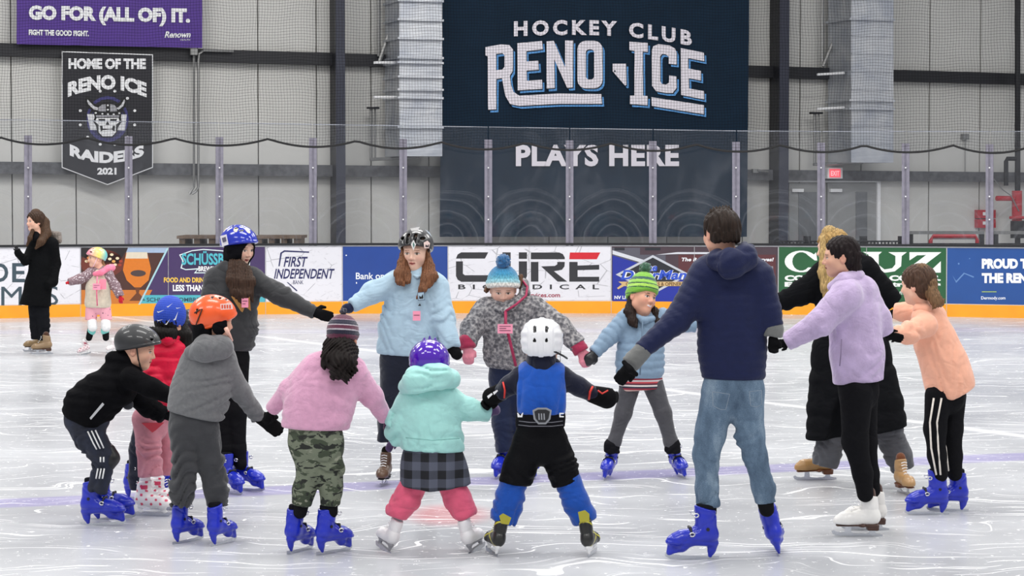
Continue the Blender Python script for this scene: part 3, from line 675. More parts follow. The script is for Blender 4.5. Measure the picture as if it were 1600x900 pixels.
mesh('goal_pipe', *tube(p, .035, 8), m_red, e); mesh('goal_bar', *tube([HP.at(1458, 371.5, -.66), HP.at(1524, 371.5, -.66)], .03, 8), m_white, e)
# ================================================================== SHAPES AS DISTANCE FIELDS, MESHED WITH SURFACE NETS
f32 = np.float32
def smin(a, b, k):
    if k <= 0: return np.minimum(a, b)
    h = np.clip(k - np.abs(a - b), 0, None) / k
    return np.minimum(a, b) - h * h * k * .25
def smax(a, b, k): return -smin(-a, -b, k)
def nets(field, lo, hi, h):
    lo = np.array(lo, f32) - 2 * h; hi = np.array(hi, f32) + 2 * h
    n = np.maximum(4, np.ceil((hi - lo) / h).astype(int) + 1)
    ax = [lo[i] + h * np.arange(n[i], dtype=f32) for i in range(3)]
    X, Y, Z = np.meshgrid(*ax, indexing='ij', sparse=False)
    F = field(X, Y, Z).astype(f32)
    F[0], F[-1] = 1, 1; F[:, 0], F[:, -1] = 1, 1; F[:, :, 0], F[:, :, -1] = 1, 1
    S = F < 0
    c = np.zeros(tuple(n - 1), np.int8)
    for i in (0, 1):
        for j in (0, 1):
            for k in (0, 1): c += S[i:n[0] - 1 + i, j:n[1] - 1 + j, k:n[2] - 1 + k]
    I, J, K = np.nonzero((c > 0) & (c < 8)); m = len(I)
    if m == 0: return np.zeros((0, 3)), np.zeros((0, 4), int)
    idm = -np.ones(tuple(n - 1), np.int32); idm[I, J, K] = np.arange(m)
    acc = np.zeros((m, 3), f32); cnt = np.zeros(m, f32)
    cs = [(i, j, k) for i in (0, 1) for j in (0, 1) for k in (0, 1)]
    val = {q: F[I + q[0], J + q[1], K + q[2]] for q in cs}
    for a in range(3):
        for q in cs:
            if q[a]: continue
            q2 = tuple(1 if t == a else q[t] for t in range(3)); f0, f1 = val[q], val[q2]
            x = (f0 < 0) != (f1 < 0); d = np.where(x, f0 - f1, 1); t = np.where(x, f0 / d, 0)
            for b in range(3): acc[:, b] += np.where(x, (t if b == a else q[b]), 0)
            cnt += x
    P = acc / np.maximum(cnt, 1)[:, None] + np.stack([I, J, K], 1); P = P * h + lo
    Q = []
    for a in range(3):
        b, d = [(1, 2), (2, 0), (0, 1)][a]
        s0 = [slice(0, n[t] - 1) if t == a else slice(1, n[t] - 1) for t in range(3)]; s1 = list(s0); s1[a] = slice(1, n[a])
        x = S[tuple(s0)] != S[tuple(s1)]; E = np.array(np.nonzero(x)).T
        if len(E) == 0: continue
        E[:, b] += 1; E[:, d] += 1
        sg = S[E[:, 0], E[:, 1], E[:, 2]]
        def cell(db, dd):
            e = E.copy(); e[:, b] -= db; e[:, d] -= dd; return idm[e[:, 0], e[:, 1], e[:, 2]]
        q = np.stack([cell(1, 1), cell(0, 1), cell(0, 0), cell(1, 0)], 1); q[~sg] = q[~sg][:, ::-1]; Q.append(q)
    Q = np.concatenate(Q); return P, Q[(Q >= 0).all(1)]
def npmesh(name, V, Q, col=None):
    me = bpy.data.meshes.new(name); me.vertices.add(len(V)); me.vertices.foreach_set('co', V.astype(f32).ravel())
    me.loops.add(Q.size); me.loops.foreach_set('vertex_index', Q.astype(np.int32).ravel())
    me.polygons.add(len(Q)); me.polygons.foreach_set('loop_start', np.arange(0, Q.size, 4, dtype=np.int32))
    me.polygons.foreach_set('use_smooth', np.ones(len(Q), bool)); me.update(calc_edges=True)
    if col is not None:
        a = me.color_attributes.new('Col', 'FLOAT_COLOR', 'POINT'); c = np.ones((len(V), 4), f32); c[:, :3] = col; a.data.foreach_set('color', c.ravel())
    return me
def relax(V, Q, it=1, k=.5):
    for _ in range(it):
        A = np.zeros_like(V); n = np.zeros(len(V), f32)
        for i in range(4):
            a, b = Q[:, i], Q[:, (i + 1) % 4]
            for c in range(3):
                A[:, c] += np.bincount(a, V[b, c], len(V)) + np.bincount(b, V[a, c], len(V))
            n += np.bincount(a, minlength=len(V)) + np.bincount(b, minlength=len(V))
        V = V * (1 - k) + (A / np.maximum(n, 1)[:, None]) * k
    return V
# ---- primitives.  Every one: f(X,Y,Z) -> distance, with .lo/.hi bounds
class S:
    def __init__(s, f, lo, hi): s.f = f; s.lo = np.array(lo, float); s.hi = np.array(hi, float)
    def __call__(s, X, Y, Z): return s.f(X, Y, Z)
    def u(s, o, k=.02):
        return S(lambda X, Y, Z: smin(s.f(X, Y, Z), o.f(X, Y, Z), k), np.minimum(s.lo, o.lo), np.maximum(s.hi, o.hi))
    def cut(s, o, k=.01): return S(lambda X, Y, Z: smax(s.f(X, Y, Z), -o.f(X, Y, Z), k), s.lo, s.hi)
    def isect(s, o, k=.01): return S(lambda X, Y, Z: smax(s.f(X, Y, Z), o.f(X, Y, Z), k), s.lo, s.hi)
    def disp(s, g): return S(lambda X, Y, Z: s.f(X, Y, Z) + g(X, Y, Z), s.lo - .015, s.hi + .015)
    def grow(s, r): return S(lambda X, Y, Z: s.f(X, Y, Z) - r, s.lo - r, s.hi + r)
def ball(c, r, q=None):
    c = np.array(c, float); r = np.array([r] * 3 if np.isscalar(r) else r, float); m = r.min()
    def f(X, Y, Z):
        k = np.sqrt(((X - c[0]) / r[0]) ** 2 + ((Y - c[1]) / r[1]) ** 2 + ((Z - c[2]) / r[2]) ** 2)
        if r.max() / m < 1.01: return (k - 1) * m
        k2 = np.sqrt(((X - c[0]) / r[0] ** 2) ** 2 + ((Y - c[1]) / r[1] ** 2) ** 2 + ((Z - c[2]) / r[2] ** 2) ** 2) + 1e-6
        return k * (k - 1) / k2
    return S(f, c - r, c + r)
def seg(a, b, ra, rb, q=1.0, axis=1):
    """round cone between a and b; q = depth/width of the section along `axis`"""
    a = np.array(a, float); b = np.array(b, float); A = a.copy(); B = b.copy(); B[axis] = a[axis] + (b[axis] - a[axis]) / q
    d = B - A; L = max(d @ d, 1e-9); o = a[axis]
    def f(X, Y, Z):
        P = [X, Y, Z]; P[axis] = o + (P[axis] - o) / q
        x, y, z = P[0] - A[0], P[1] - A[1], P[2] - A[2]
        t = np.clip((x * d[0] + y * d[1] + z * d[2]) / L, 0, 1)
        return (np.sqrt((x - d[0] * t) ** 2 + (y - d[1] * t) ** 2 + (z - d[2] * t) ** 2) - (ra + (rb - ra) * t)) * min(1, q) ** .5
    r = max(ra, rb) * np.array([1, 1, 1.]); r[axis] *= max(q, .3)
    return S(f, np.minimum(a, b) - r, np.maximum(a, b) + r)
def chain(nodes, k=.02, axis=1, style=None):
    """nodes: [(x,y,z), r, q].  style: ('puff', pitch, amp) | ('fold', pitch, amp)"""
    P = [np.array(n[0], float) for n in nodes]; Rr = [n[1] for n in nodes]; Qq = [n[2] if len(n) > 2 else 1.0 for n in nodes]
    segs = [seg(P[i], P[i + 1], Rr[i], Rr[i + 1], (Qq[i] + Qq[i + 1]) / 2, axis) for i in range(len(P) - 1)]
    lo = np.min([s.lo for s in segs], 0); hi = np.max([s.hi for s in segs], 0)
    if style is None:
        def f(X, Y, Z):
            d = segs[0].f(X, Y, Z)
            for s in segs[1:]: d = smin(d, s.f(X, Y, Z), k)
            return d
        return S(f, lo, hi)
    kind, pitch, amp = style[:3]; seed = style[3] if len(style) > 3 else 1
    rs = np.random.RandomState(seed); w = rs.normal(size=(4, 3)); w /= np.linalg.norm(w, axis=1)[:, None]; ph = rs.uniform(0, 6, 4)
    def f(X, Y, Z):
        d = None; T = None; cum = 0
        for i, s in enumerate(segs):
            ds = s.f(X, Y, Z); v = P[i + 1] - P[i]; L = np.linalg.norm(v)
            t = np.clip(((X - P[i][0]) * v[0] + (Y - P[i][1]) * v[1] + (Z - P[i][2]) * v[2]) / (L * L), -.5 if i == 0 else 0, 1.5 if i == len(segs) - 1 else 1) * L + cum
            if d is None: d, T = ds, t
            else: T = np.where(ds < d, t, T); d = smin(d, ds, k)
            cum += L
        if Rr[-1] < .085:
            v = P[-1] - P[-2]; v = v / np.linalg.norm(v); d = smax(d, (X - P[-1][0]) * v[0] + (Y - P[-1][1]) * v[1] + (Z - P[-1][2]) * v[2], .012)
        if kind == 'puff':
            wob = .35 * np.sin((X * w[0, 0] + Y * w[0, 1] + Z * w[0, 2]) * 34 + ph[0]) + .25 * np.sin((X * w[1, 0] + Y * w[1, 1] + Z * w[1, 2]) * 60 + ph[1])
            return d - amp * (np.sqrt(np.abs(np.sin(np.pi * T / pitch + wob * .5)) + .02) - .6)
        a = 2.6 * np.sin((X * w[0, 0] + Y * w[0, 1] + Z * w[0, 2]) * 19 + ph[0]) + 1.7 * np.sin((X * w[1, 0] + Y * w[1, 1] + Z * w[1, 2]) * 37 + ph[1])
        g = .5 + .5 * np.sin((X * w[2, 0] + Y * w[2, 1] + Z * w[2, 2]) * 19 + ph[2])
        cum = np.cumsum([0] + [np.linalg.norm(P[i + 1] - P[i]) for i in range(len(P) - 1)])
        j = .35 + sum(np.exp(-((T - c) / .09) ** 2) for c in cum[1:])
        return d - 1.35 * amp * (np.abs(np.sin(np.pi * T / (pitch * 1.35) + a)) ** .8 - .5) * g * np.clip(j, 0, 1.2)
    return S(f, lo - amp, hi + amp)
def group(shapes, k=.02):
    lo = np.min([s.lo for s in shapes], 0); hi = np.max([s.hi for s in shapes], 0)
    def f(X, Y, Z):
        d = shapes[0].f(X, Y, Z)
        for s in shapes[1:]: d = smin(d, s.f(X, Y, Z), k)
        return d
    return S(f, lo, hi)
def below(z, slope=(0, 0)):    # keep what is above z + slope.x*X + slope.y*Y
    return lambda s, k=.008: S(lambda X, Y, Z: smax(s.f(X, Y, Z), (z + slope[0] * X + slope[1] * Y) - Z, k), s.lo, s.hi)
def halfsp(p, n):              # inside where (P-p).n < 0
    p = np.array(p, float); n = np.array(n, float); n /= np.linalg.norm(n)
    return S(lambda X, Y, Z: (X - p[0]) * n[0] + (Y - p[1]) * n[1] + (Z - p[2]) * n[2], [-9] * 3, [9] * 3)
def rbox(c, h, r=.004, rot=None):
    c = np.array(c, float); h = np.array(h, float); M = np.eye(3) if rot is None else np.array(rot)
    def f(X, Y, Z):
        x, y, z = X - c[0], Y - c[1], Z - c[2]
        a = [np.abs(M[i, 0] * x + M[i, 1] * y + M[i, 2] * z) - h[i] + r for i in range(3)]
        out = np.sqrt(sum(np.maximum(v, 0) ** 2 for v in a)); return out + np.minimum(np.maximum(a[0], np.maximum(a[1], a[2])), 0) - r
    e = np.abs(M.T) @ h; return S(f, c - e, c + e)
def lump(amp, sc, seed=0):
    rs = np.random.RandomState(seed); w = rs.normal(size=(3, 3)) * sc; ph = rs.uniform(0, 6, 3)
    return lambda X, Y, Z: amp * (np.sin(X * w[0, 0] + Y * w[0, 1] + Z * w[0, 2] + ph[0]) * np.sin(X * w[1, 0] + Y * w[1, 1] + Z * w[1, 2] + ph[1]) + .5 * np.sin(X * w[2, 0] * 2 + Y * w[2, 1] * 2 + Z * w[2, 2] * 2 + ph[2]))
TRIS = [0]
def solid(name, s, m, parent, h=.008, col=None, mtx=None, rel=1, world=True):
    V, Q = nets(s.f, s.lo, s.hi, h)
    if len(V) == 0: return None
    if rel: V = relax(V, Q, rel, .4)
    TRIS[0] += 2 * len(Q)
    c = None if col is None else col(V)
    if mtx is None and parent is not None: V = V - np.array(wloc(parent))
    o = link(name, npmesh(name, V, Q, c), m, parent)
    if mtx is not None: o.matrix_local = Matrix.Translation(-wloc(parent)) @ mtx if world else mtx
    return o
def rgb(c): return np.array(srgb(c)[:3])
# ================================================================== PEOPLE KIT
def cloth(name, c, rough=.85, bump=(160, .35, .004), var=.08, vs=25, sheen=.25, wrinkle=.32, **kw):
    if name in MATS: return MATS[name]
    dark = max(srgb(c)[:3]) < .02
    m = mat(name, c, rough, bump=bump, var=var, vs=vs, sheen=0 if dark else sheen, spec=.08 if dark else .2, **kw)
    if wrinkle: wrinkles(m, wrinkle)
    return m
def wrinkles(m, k=.5):
    t = m.node_tree; bp = next((n for n in t.nodes if n.type == 'BUMP'), None)
    q = NT.__new__(NT); q.m = m; q.t = t; q.b = t.nodes['Principled BSDF']
    v = q.co('Object', (1, 1, 1.5)); n = q.noise(v, 5.0, 2, .5, 1.0); r = q.math('ABSOLUTE', q.math('SUBTRACT', n, .5))
    r = q.math('MINIMUM', q.math('MULTIPLY', r, 7), 1.0)
    x = q.n('ShaderNodeBump'); x.inputs['Strength'].default_value = k; x.inputs['Distance'].default_value = .012; q.put(x.inputs['Height'], r)
    if bp is not None: t.links.new(x.outputs[0], bp.inputs['Normal'])
    else: t.links.new(x.outputs[0], q.b.inputs['Normal'])
M_SKIN = mat('skin', 'ffffff', .5, var=.03, vs=40, vcol=True, spec=.35, bump=(300, .05, .002))
M_HAIRV = {}
def hair_mat(c):
    q = 'hair_' + c
    if q in MATS: return MATS[q]
    m = NT(q); v = m.co('Object', (1, 1, .12)); n = m.noise(v, 120, 3, .6); b = srgb(c)
    m.put(m.b.inputs['Base Color'], m.ramp(n, [(.3, tuple(x * .3 for x in b[:3]) + (1,)), (.75, tuple(min(1, x * 1.05) for x in b[:3]) + (1,))]))
    m.b.inputs['Roughness'].default_value = .55; m.b.inputs['Specular IOR Level'].default_value = .18; m.bump(n, .5, .006); MATS[q] = m.m; return m.m
def vplastic(name='helmet_shell', rough=.22): return mat(name, 'ffffff', rough, var=.03, vcol=True, coat=.4, spec=.5)
M_STEEL = mat('blade_steel', 'c9ccd2', .22, .95, var=.05); M_BLACKP = mat('black_plastic', '17171b', .4, var=.1); M_SILVER = mat('silver_buckle', 'd7d8dc', .25, .8, var=.05)
M_TAG = mat('pink_paper_tag', 'f59ab4', .6, var=.03); M_INK = mat('ink', '3a2030', .6, var=0)

def head_shape():
    s = ball((0, -.012, .036), (.077, .094, .086))
    s = s.u(ball((0, .018, -.03), (.058, .064, .072)), .045).u(ball((0, .058, -.084), (.026, .022, .022)), .04)
    s = s.u(seg((-.048, .01, -.055), (.048, .01, -.055), .024, .024), .04)
    s = s.u(ball((.036, .055, -.022), (.026, .024, .026)), .03).u(ball((-.036, .055, -.022), (.026, .024, .026)), .03)
    s = s.u(seg((-.034, .071, .026), (.034, .071, .026), .010, .010), .022)
    for x in (-1, 1): s = s.cut(ball((x * .032, .096, .006), (.017, .016, .011)), .014)
    for x in (-1, 1): s = s.u(ball((x * .031, .0705, .005), .0125), .003)
    s = s.u(seg((0, .084, .012), (0, .099, -.022), .006, .0105), .012).u(ball((.011, .090, -.027), .008), .008).u(ball((-.011, .090, -.027), .008), .008)
    s = s.u(seg((-.018, .076, -.050), (0, .085, -.049), .005, .0065), .008).u(seg((.018, .076, -.050), (0, .085, -.049), .005, .0065), .008)
    s = s.u(seg((-.015, .076, -.059), (.015, .076, -.059), .007, .007), .008)
    s = s.cut(seg((-.018, .086, -.0545), (.018, .086, -.0545), .0018, .0018), .003)
    for x in (-1, 1):
        s = s.u(ball((x * .079, -.008, -.003), (.009, .019, .030)), .008).cut(ball((x * .088, -.002, 0), (.006, .009, .016)), .005)
    return s
HEAD = head_shape()
def head_color(skin, lip, brow, eye, blush=.25, smile=False):
    sk, lp, br, ey = rgb(skin), rgb(lip), rgb(brow), rgb(eye); red = rgb('d9746a')
    def f(V):
        x, y, z = V[:, 0], V[:, 1], V[:, 2]; ax = np.abs(x); c = np.tile(sk, (len(V), 1))
        w = np.exp(-(((ax - .042) / .018) ** 2 + ((z + .025) / .018) ** 2)) * (y > .03) * blush
        w = np.maximum(w, np.exp(-((x / .014) ** 2 + ((z + .024) / .01) ** 2)) * (y > .085) * blush); c += (red - c) * w[:, None]
        ear = (ax > .078); c[ear] = c[ear] * .8 + red * .2
        m = (((x / .020) ** 2 + ((z + .0545) / .0080) ** 2) < 1) & (y > .06); c[m] = lp
        m = (np.abs(z + .0545 - smile * (ax * .25)) < (.0042 if smile else .0020)) & (ax < .019) & (y > .06); c[m] = rgb('f2ece8') if smile else lp * .3
        m = (((ax - .033) / .018) ** 2 + ((z - .0245 + (ax - .033) * .12) / .0034) ** 2 < 1) & (y > .04); c[m] = br
        e = (((ax - .031) / .0150) ** 2 + ((z - .005) / .0062) ** 2 < 1) & (y > .06); c[e] = rgb('d3c8c2')
        i = (((ax - .031) / .0062) ** 2 + ((z - .005) / .0066) ** 2 < 1) & (y > .06); c[i] = ey
        l = (((ax - .031) / .0175) ** 2 + ((z - .0052) / .0095) ** 2 < 1) & (z > .0095 - ((ax - .031) * 9) ** 2 * .15) & (y > .06); c[l] = br * .5
        return c
    return f
def frame(pos, yaw, pitch, roll, sc):
    """person-local frame: x = their right, y = forward, z = up; yaw 0 looks at the camera, 90 to picture right"""
    f = Vector((math.sin(R(yaw)) * math.cos(R(pitch)), -math.cos(R(yaw)) * math.cos(R(pitch)), -math.sin(R(pitch))))
    r = f.cross(Vector((0, 0, 1))).normalized(); u = r.cross(f)
    if roll:
        q = Matrix.Rotation(R(roll), 3, f); r = q @ r; u = q @ u
    return Matrix.LocRotScale(Vector(pos), Matrix((r, f, u)).transposed(), Vector((sc, sc, sc)))
def rgb_mix(a, b, t=.35):
    return ''.join('%02x' % round(int(a[i:i + 2], 16) * (1 - t) + int(b[i:i + 2], 16) * t) for i in (0, 2, 4))
_hc = {}
class Fig:
    def __init__(s, label, foot, name='person', group=None):
        s.base = G(*foot); s.D = s.base.y; s.s = FPX / s.D; s.root = empty(name, s.base, label=label, cat='person')
    def p(s, px, py, dz=0.0): return tuple(W(px, py, s.D + dz))
    def n(s, px, py, r, dz=0.0, q=1.0): return (s.p(px, py, dz), r / s.s, q)
    def ch(s, rows, k=.02, style=None, dz=0.0, q=1.0):
        return chain([s.n(r[0], r[1], r[2], (r[3] if len(r) > 3 else 0) + dz, (r[4] if len(r) > 4 else q)) for r in rows], k, 1, style)
    def add(s, name, shape, m, h=.009, col=None, parent=None, rel=1): return solid(name, shape, m, parent or s.root, h, col, rel=rel)
    def cutrow(s, x0, y0, x1, y1, dz=0.0):
        """half-space that keeps what is above the picture line (x0,y0)-(x1,y1)"""
        a = Vector(s.p(x0, y0)); b = Vector(s.p(x1, y1)); d = (b - a); n = Vector((d.z, 0, -d.x)).normalized()
        if n.z > 0: n = -n
        return halfsp(a, n)
    # ---- head and what is on it
    def head(s, px, py, H, yaw=0, pitch=0, roll=0, dz=0.0, skin='dfae94', lip='b9675f', brow='4a3326', eye='3a2a20', neck=None, nr=.052, blush=.25, smile=False):
        s.hs = H / s.s / .225; s.hm = frame(s.p(px, py, dz), yaw, pitch, roll, s.hs); inv = np.array(s.hm.inverted()); key = None
        k = s.hs; Hd = HEAD
        if neck:
            b = s.hm.inverted() @ Vector(s.p(*neck)); nk = seg((0, -.018, -.05), tuple(b), nr, nr * 1.15, 1)
            nk.lo = np.maximum(nk.lo, -.26); Hd = HEAD.u(nk, .03)
        Hd.lo = np.maximum(Hd.lo, [-.3, -.3, -.3])
        V, Q = nets(Hd.f, Hd.lo, Hd.hi, .0038)
        V = relax(V, Q, 1, .3); c = head_color(skin, lip, (rgb_mix(brow, skin)), eye, blush, smile)(V)
        o = link('head', npmesh('head', V, Q, c), M_SKIN, s.root); o.matrix_local = Matrix.Translation(-s.base) @ s.hm; TRIS[0] += 2 * len(Q)
        s.skin = skin; return o
    def onhead(s, name, shape, m, h=.0045, col=None, rel=1, parent=None):
        V, Q = nets(shape.f, shape.lo, shape.hi, h); V = relax(V, Q, rel, .4) if rel else V; TRIS[0] += 2 * len(Q)
        o = link(name, npmesh(name, V, Q, None if col is None else col(V)), m, parent or s.root)
        if parent is None: o.matrix_local = Matrix.Translation(-s.base) @ s.hm
        return o
    def helmet(s, style, color, vent='101012', grow=1.0, back=-.035, front=.045, col=None, name='helmet', rough=.22, holes=None, ear=True):
        g = grow
        o = ball((0, -.012, .040), (.100 * g, .124 * g, .098 * g))
        if style == 'ski': o = o.u(ball((0, -.05, .02), (.088 * g, .085 * g, .080 * g)), .02)
        if style == 'bike': o = o.u(ball((0, -.03, .045), (.096 * g, .12 * g, .085 * g)), .02)
        if style == 'hockey': o = rbox((0, -.015, .045), (.100 * g, .122 * g, .098 * g), .078).u(ball((0, -.02, .05), (.096 * g, .118 * g, .1 * g)), .03)
        inner = ball((0, -.012, .03), (.084 * g, .104 * g, .088 * g))
        # rim: high over the brow, low at the nape, cut away over the ears
        tilt = (front - back) / .2
        rim = S(lambda X, Y, Z: (back + (Y + .11) * tilt) - Z, [-9] * 3, [9] * 3)
        sh = o.isect(rim, .006)
        if style in ('ski', 'hockey', 'skate') and ear:
            for x in (-1, 1): sh = sh.cut(ball((x * .105, .028, -.028), (.05, .035, .042)), .008)
        if style == 'skate' or style == 'ski':
            lip_ = o.grow(.0035).isect(S(lambda X, Y, Z: np.abs((back + .012 + (Y + .11) * tilt) - Z) - .006, [-9] * 3, [9] * 3), .004)
            sh = sh.u(lip_.cut(ball((.105, .028, -.028), (.05, .038, .045)), .004).cut(ball((-.105, .028, -.028), (.05, .038, .045)), .004) if ear else lip_, .003)
        sh = sh.cut(inner, .004)
        H = holes
        if H is None:
            if style == 'bike': H = [((x, y, .13 - abs(x) * .5), (x * 1.25, y - .07, .115 - abs(x) * .6), .011) for x in (-.06, -.022, .022, .06) for y in (.07, -.03)] + [((x, .10, .075), (x * 1.1, .075, .105), .011) for x in (-.055, -.02, .02, .055)]
            elif style == 'hockey': H = [((x, -.04 + i * .055, .150), (x, -.02 + i * .055, .152), .0045) for x in (-.022, .022) for i in range(2)] + [((x, -.142, .035 + .05 * i), (x * 1.05, -.136, .060 + .05 * i), .0060) for x in (-.030, .030) for i in range(2)]
            elif style == 'ski': H = [((x, y, .125), (x * 1.4, y - .012, .122), .005) for x in (-.04, .04) for y in (.04, 0, -.045)] + [((x, -.06, .075), (x, -.09, .065), .005) for x in (-.098, .098)] + [((x, -.125, .03), (x, -.125, .05), .005) for x in (-.045, .045)]
            else: H = [((x, y, .128 - abs(x) * .25), (x, y - .018, .128 - abs(x) * .25), .0075) for x in (-.04, .04) for y in (.05, -.01, -.06)] + [((x, .085, .085), (x * 1.3, .08, .083), .007) for x in (-.05, .05)]
        hs = [seg(a, b, r, r) for a, b, r in H]; hg = group(hs, .001) if hs else None
        if style == 'hockey':
            sh = sh.disp(lambda X, Y, Z: -.0045 * (np.abs(X) < .012) - .003 * (np.abs(np.abs(X) - .055) < .010) + .002 * np.sin(Z * 140) * (np.abs(X) > .07))
        cc = rgb(color); vc = rgb(vent)
        def cf(V):
            c = np.tile(cc, (len(V), 1)) if col is None else col(V)
            if hg is not None:
                d = hg.f(V[:, 0], V[:, 1], V[:, 2]); c[d < .0022] = vc
            dd = inner.f(V[:, 0], V[:, 1], V[:, 2]); c[dd < .003] = vc
            return c
        if hg is not None: sh = sh.cut(hg, .002)
        return s.onhead(name, sh, vplastic('helmet_shell_%02d' % int(rough * 100), rough), .0042, cf)
    def liner(s, c='0f0f12', nape=0):
        sh = group([ball((x * .083, -.005, -.018), (.016, .045, .055)) for x in (-1, 1)] + [ball((0, -.095, -.03), (.07, .02, .04))], .02)
        return s.onhead('helmet_padding', sh.u(seg((0, -.055, -.03), (0, -.05, nape), .062, .058), .02) if nape else sh, cloth('padding_' + c, c), .006)
    def strap(s, c='141416', w=.0045):
        for x in (-1, 1):
            tubev = tube([Vector(v) for v in ((x * .088, .012, .02), (x * .076, .03, -.04), (x * .045, .045, -.09), (0, .052, -.112))], w, 6)
            me = bpy.data.meshes.new('chin_strap'); me.from_pydata([tuple(v) for v in tubev[0]], [], tubev[1]); o = link('chin_strap', me, mat('strap_' + c, c, .6), s.root); o.matrix_local = Matrix.Translation(-s.base) @ s.hm
    def cap_hair(s, c, short=False, face=True, rows=None, big=1.0):
        g = big
        sh = ball((0, -.016, .040), (.087 * g, .104 * g, .093 * g)).u(ball((0, -.045, -.01), (.078 * g, .068 * g, .08 * g)), .03)
        sh = sh.cut(ball((0, .115, -.035), (.085, .10, .11)), .015)
        if short:
            sh = sh.cut(ball((0, -.03, -.12), (.12, .13, .085)), .02)
            for x in (-1, 1): sh = sh.cut(ball((x * .095, .006, -.015), (.034, .036, .045)), .006)
        sh = sh.disp(lambda X, Y, Z: .0022 * np.sin(X * 260 + 5 * np.sin(Y * 30) + Z * 40) + .002 * np.sin(Y * 210 + X * 60 + 4 * np.sin(Z * 35)) + (.004 * np.sin(X * 90 + 1) * np.sin(Y * 80 + 2) if short else 0))
        return s.onhead('hair', sh, hair_mat(c), .0042)
    def locks(s, chains, c, name='hair', h=.005, amp=.0022, k=.035, cutby=None, freq=380, curl=1.0):
        sh = group([s.ch(r, .02) for r in chains], k)
        sh = sh.disp(lambda X, Y, Z: amp * np.sin(X * freq + 4 * curl * np.sin(Z * (6 + 11 * min(1, curl / 3)) + Y * 9)) + amp * .7 * np.sin(Y * freq + X * freq * .5 + 3 * curl * np.sin(Z * 9)))
        if cutby is not None: sh = sh.cut(cutby, .004)
        return s.add(name, sh, hair_mat(c), h, rel=0)
    def beanie(s, col, pom=None, cuff=True, drop=0.0, tilt=.22, name='knit_hat', m=None, tall=0.0, pomr=.035, g=1.0):
        z0 = -.005 + drop
        o = ball((0, -.012, .045), (.092 * g, .110 * g, .098 + tall)).isect(S(lambda X, Y, Z: (z0 + (Y) * tilt) - Z, [-9] * 3, [9] * 3), .01)
        if cuff:
            o = o.u(ball((0, -.012, .045), (.099 * g, .117 * g, .10 + tall)).isect(S(lambda X, Y, Z: np.abs((z0 + .028 + Y * tilt) - Z) - .026, [-9] * 3, [9] * 3), .01), .006)
        o = o.cut(ball((0, -.005, -.02), (.079, .098, .09)), .004)
        o = o.disp(lambda X, Y, Z: .0012 * np.sin(np.arctan2(X, Y) * 60) + .001 * np.sin(Z * 420))
        h = s.onhead(name, o, m or mat('knit_wool', 'ffffff', .9, var=.12, vs=120, vcol=True, sheen=.3, bump=(220, .8, .004)), .0042, col)
        if pom:
            pc = (0, -.02, .145 + tall + pomr * .6); rs = np.random.RandomState(3); w = rs.normal(size=(6, 3)) * 150
            ps = ball(pc, pomr).disp(lambda X, Y, Z: sum(.0022 * np.sin(X * w[i, 0] + Y * w[i, 1] + Z * w[i, 2]) for i in range(6)))
            s.onhead('pompom', ps, mat('pompom_' + pom, pom, .95, var=.35, vs=90, sheen=.5, bump=(200, 1, .006)), .0042, parent=h)
        return h
    # ---- hands
    def hand(s, a, b, m, curl=25, side=1, name='glove', cuff=None, mitten=False, fat=1.0, adz=0.0, bdz=0.0, cm=None, width=1.0):
        A = Vector(s.p(a[0], a[1], adz)); B = Vector(s.p(b[0], b[1], bdz)); d = (B - A); Ln = d.length; d.normalize(); u = Ln / .175
        sd = d.cross(Vector((0, 1, 0))).normalized() * side; n = sd.cross(d).normalized() * -1
        if n.z > 0: n = -n
        q = lambda x, y, z: A + d * (x * u) + sd * (y * u * width) + n * (z * u)
        sh = [seg(q(0, -.012, 0), q(.08, -.024, 0), .020 * u * fat, .017 * u * fat), seg(q(0, .012, 0), q(.08, .024, 0), .020 * u * fat, .017 * u * fat), seg(q(0, 0, 0), q(.085, 0, 0), .022 * u * fat, .018 * u * fat)]
        out = [group(sh, .015)]
        for i, (y, l) in enumerate(((-.033, .78), (-.0115, .95), (.0115, 1.0), (.033, .9))):
            p0 = q(.08, y, 0); an = 0; ch = [(tuple(p0), .0125 * u * fat)]
            for L_ in (.040, .028, .024):
                an += R(curl); p0 = p0 + (d * math.cos(an) + n * math.sin(an)) * (L_ * l * u); ch.append((tuple(p0), (.0115 - .0008 * len(ch)) * u * fat))
            out.append(chain(ch, .006))
        tb = q(.02, .03, .005); t1 = tb + (d * .55 + sd * .6 + n * .35).normalized() * (.042 * u); t2 = t1 + (d * .85 + sd * .15 + n * .5).normalized() * (.034 * u)
        out.append(chain([(tuple(tb), .016 * u * fat), (tuple(t1), .014 * u * fat), (tuple(t2), .011 * u * fat)], .008))
        g = group(out, .022 if mitten else .007)
        o = s.add(name, g, m, .0055)
        if cuff:
            C = A - d * (.055 * u); s.add('glove_cuff', seg(tuple(A + d * .01 * u), tuple(C), cuff / s.s, cuff * 1.08 / s.s), cm or m, .007, parent=o if False else None)
        return o
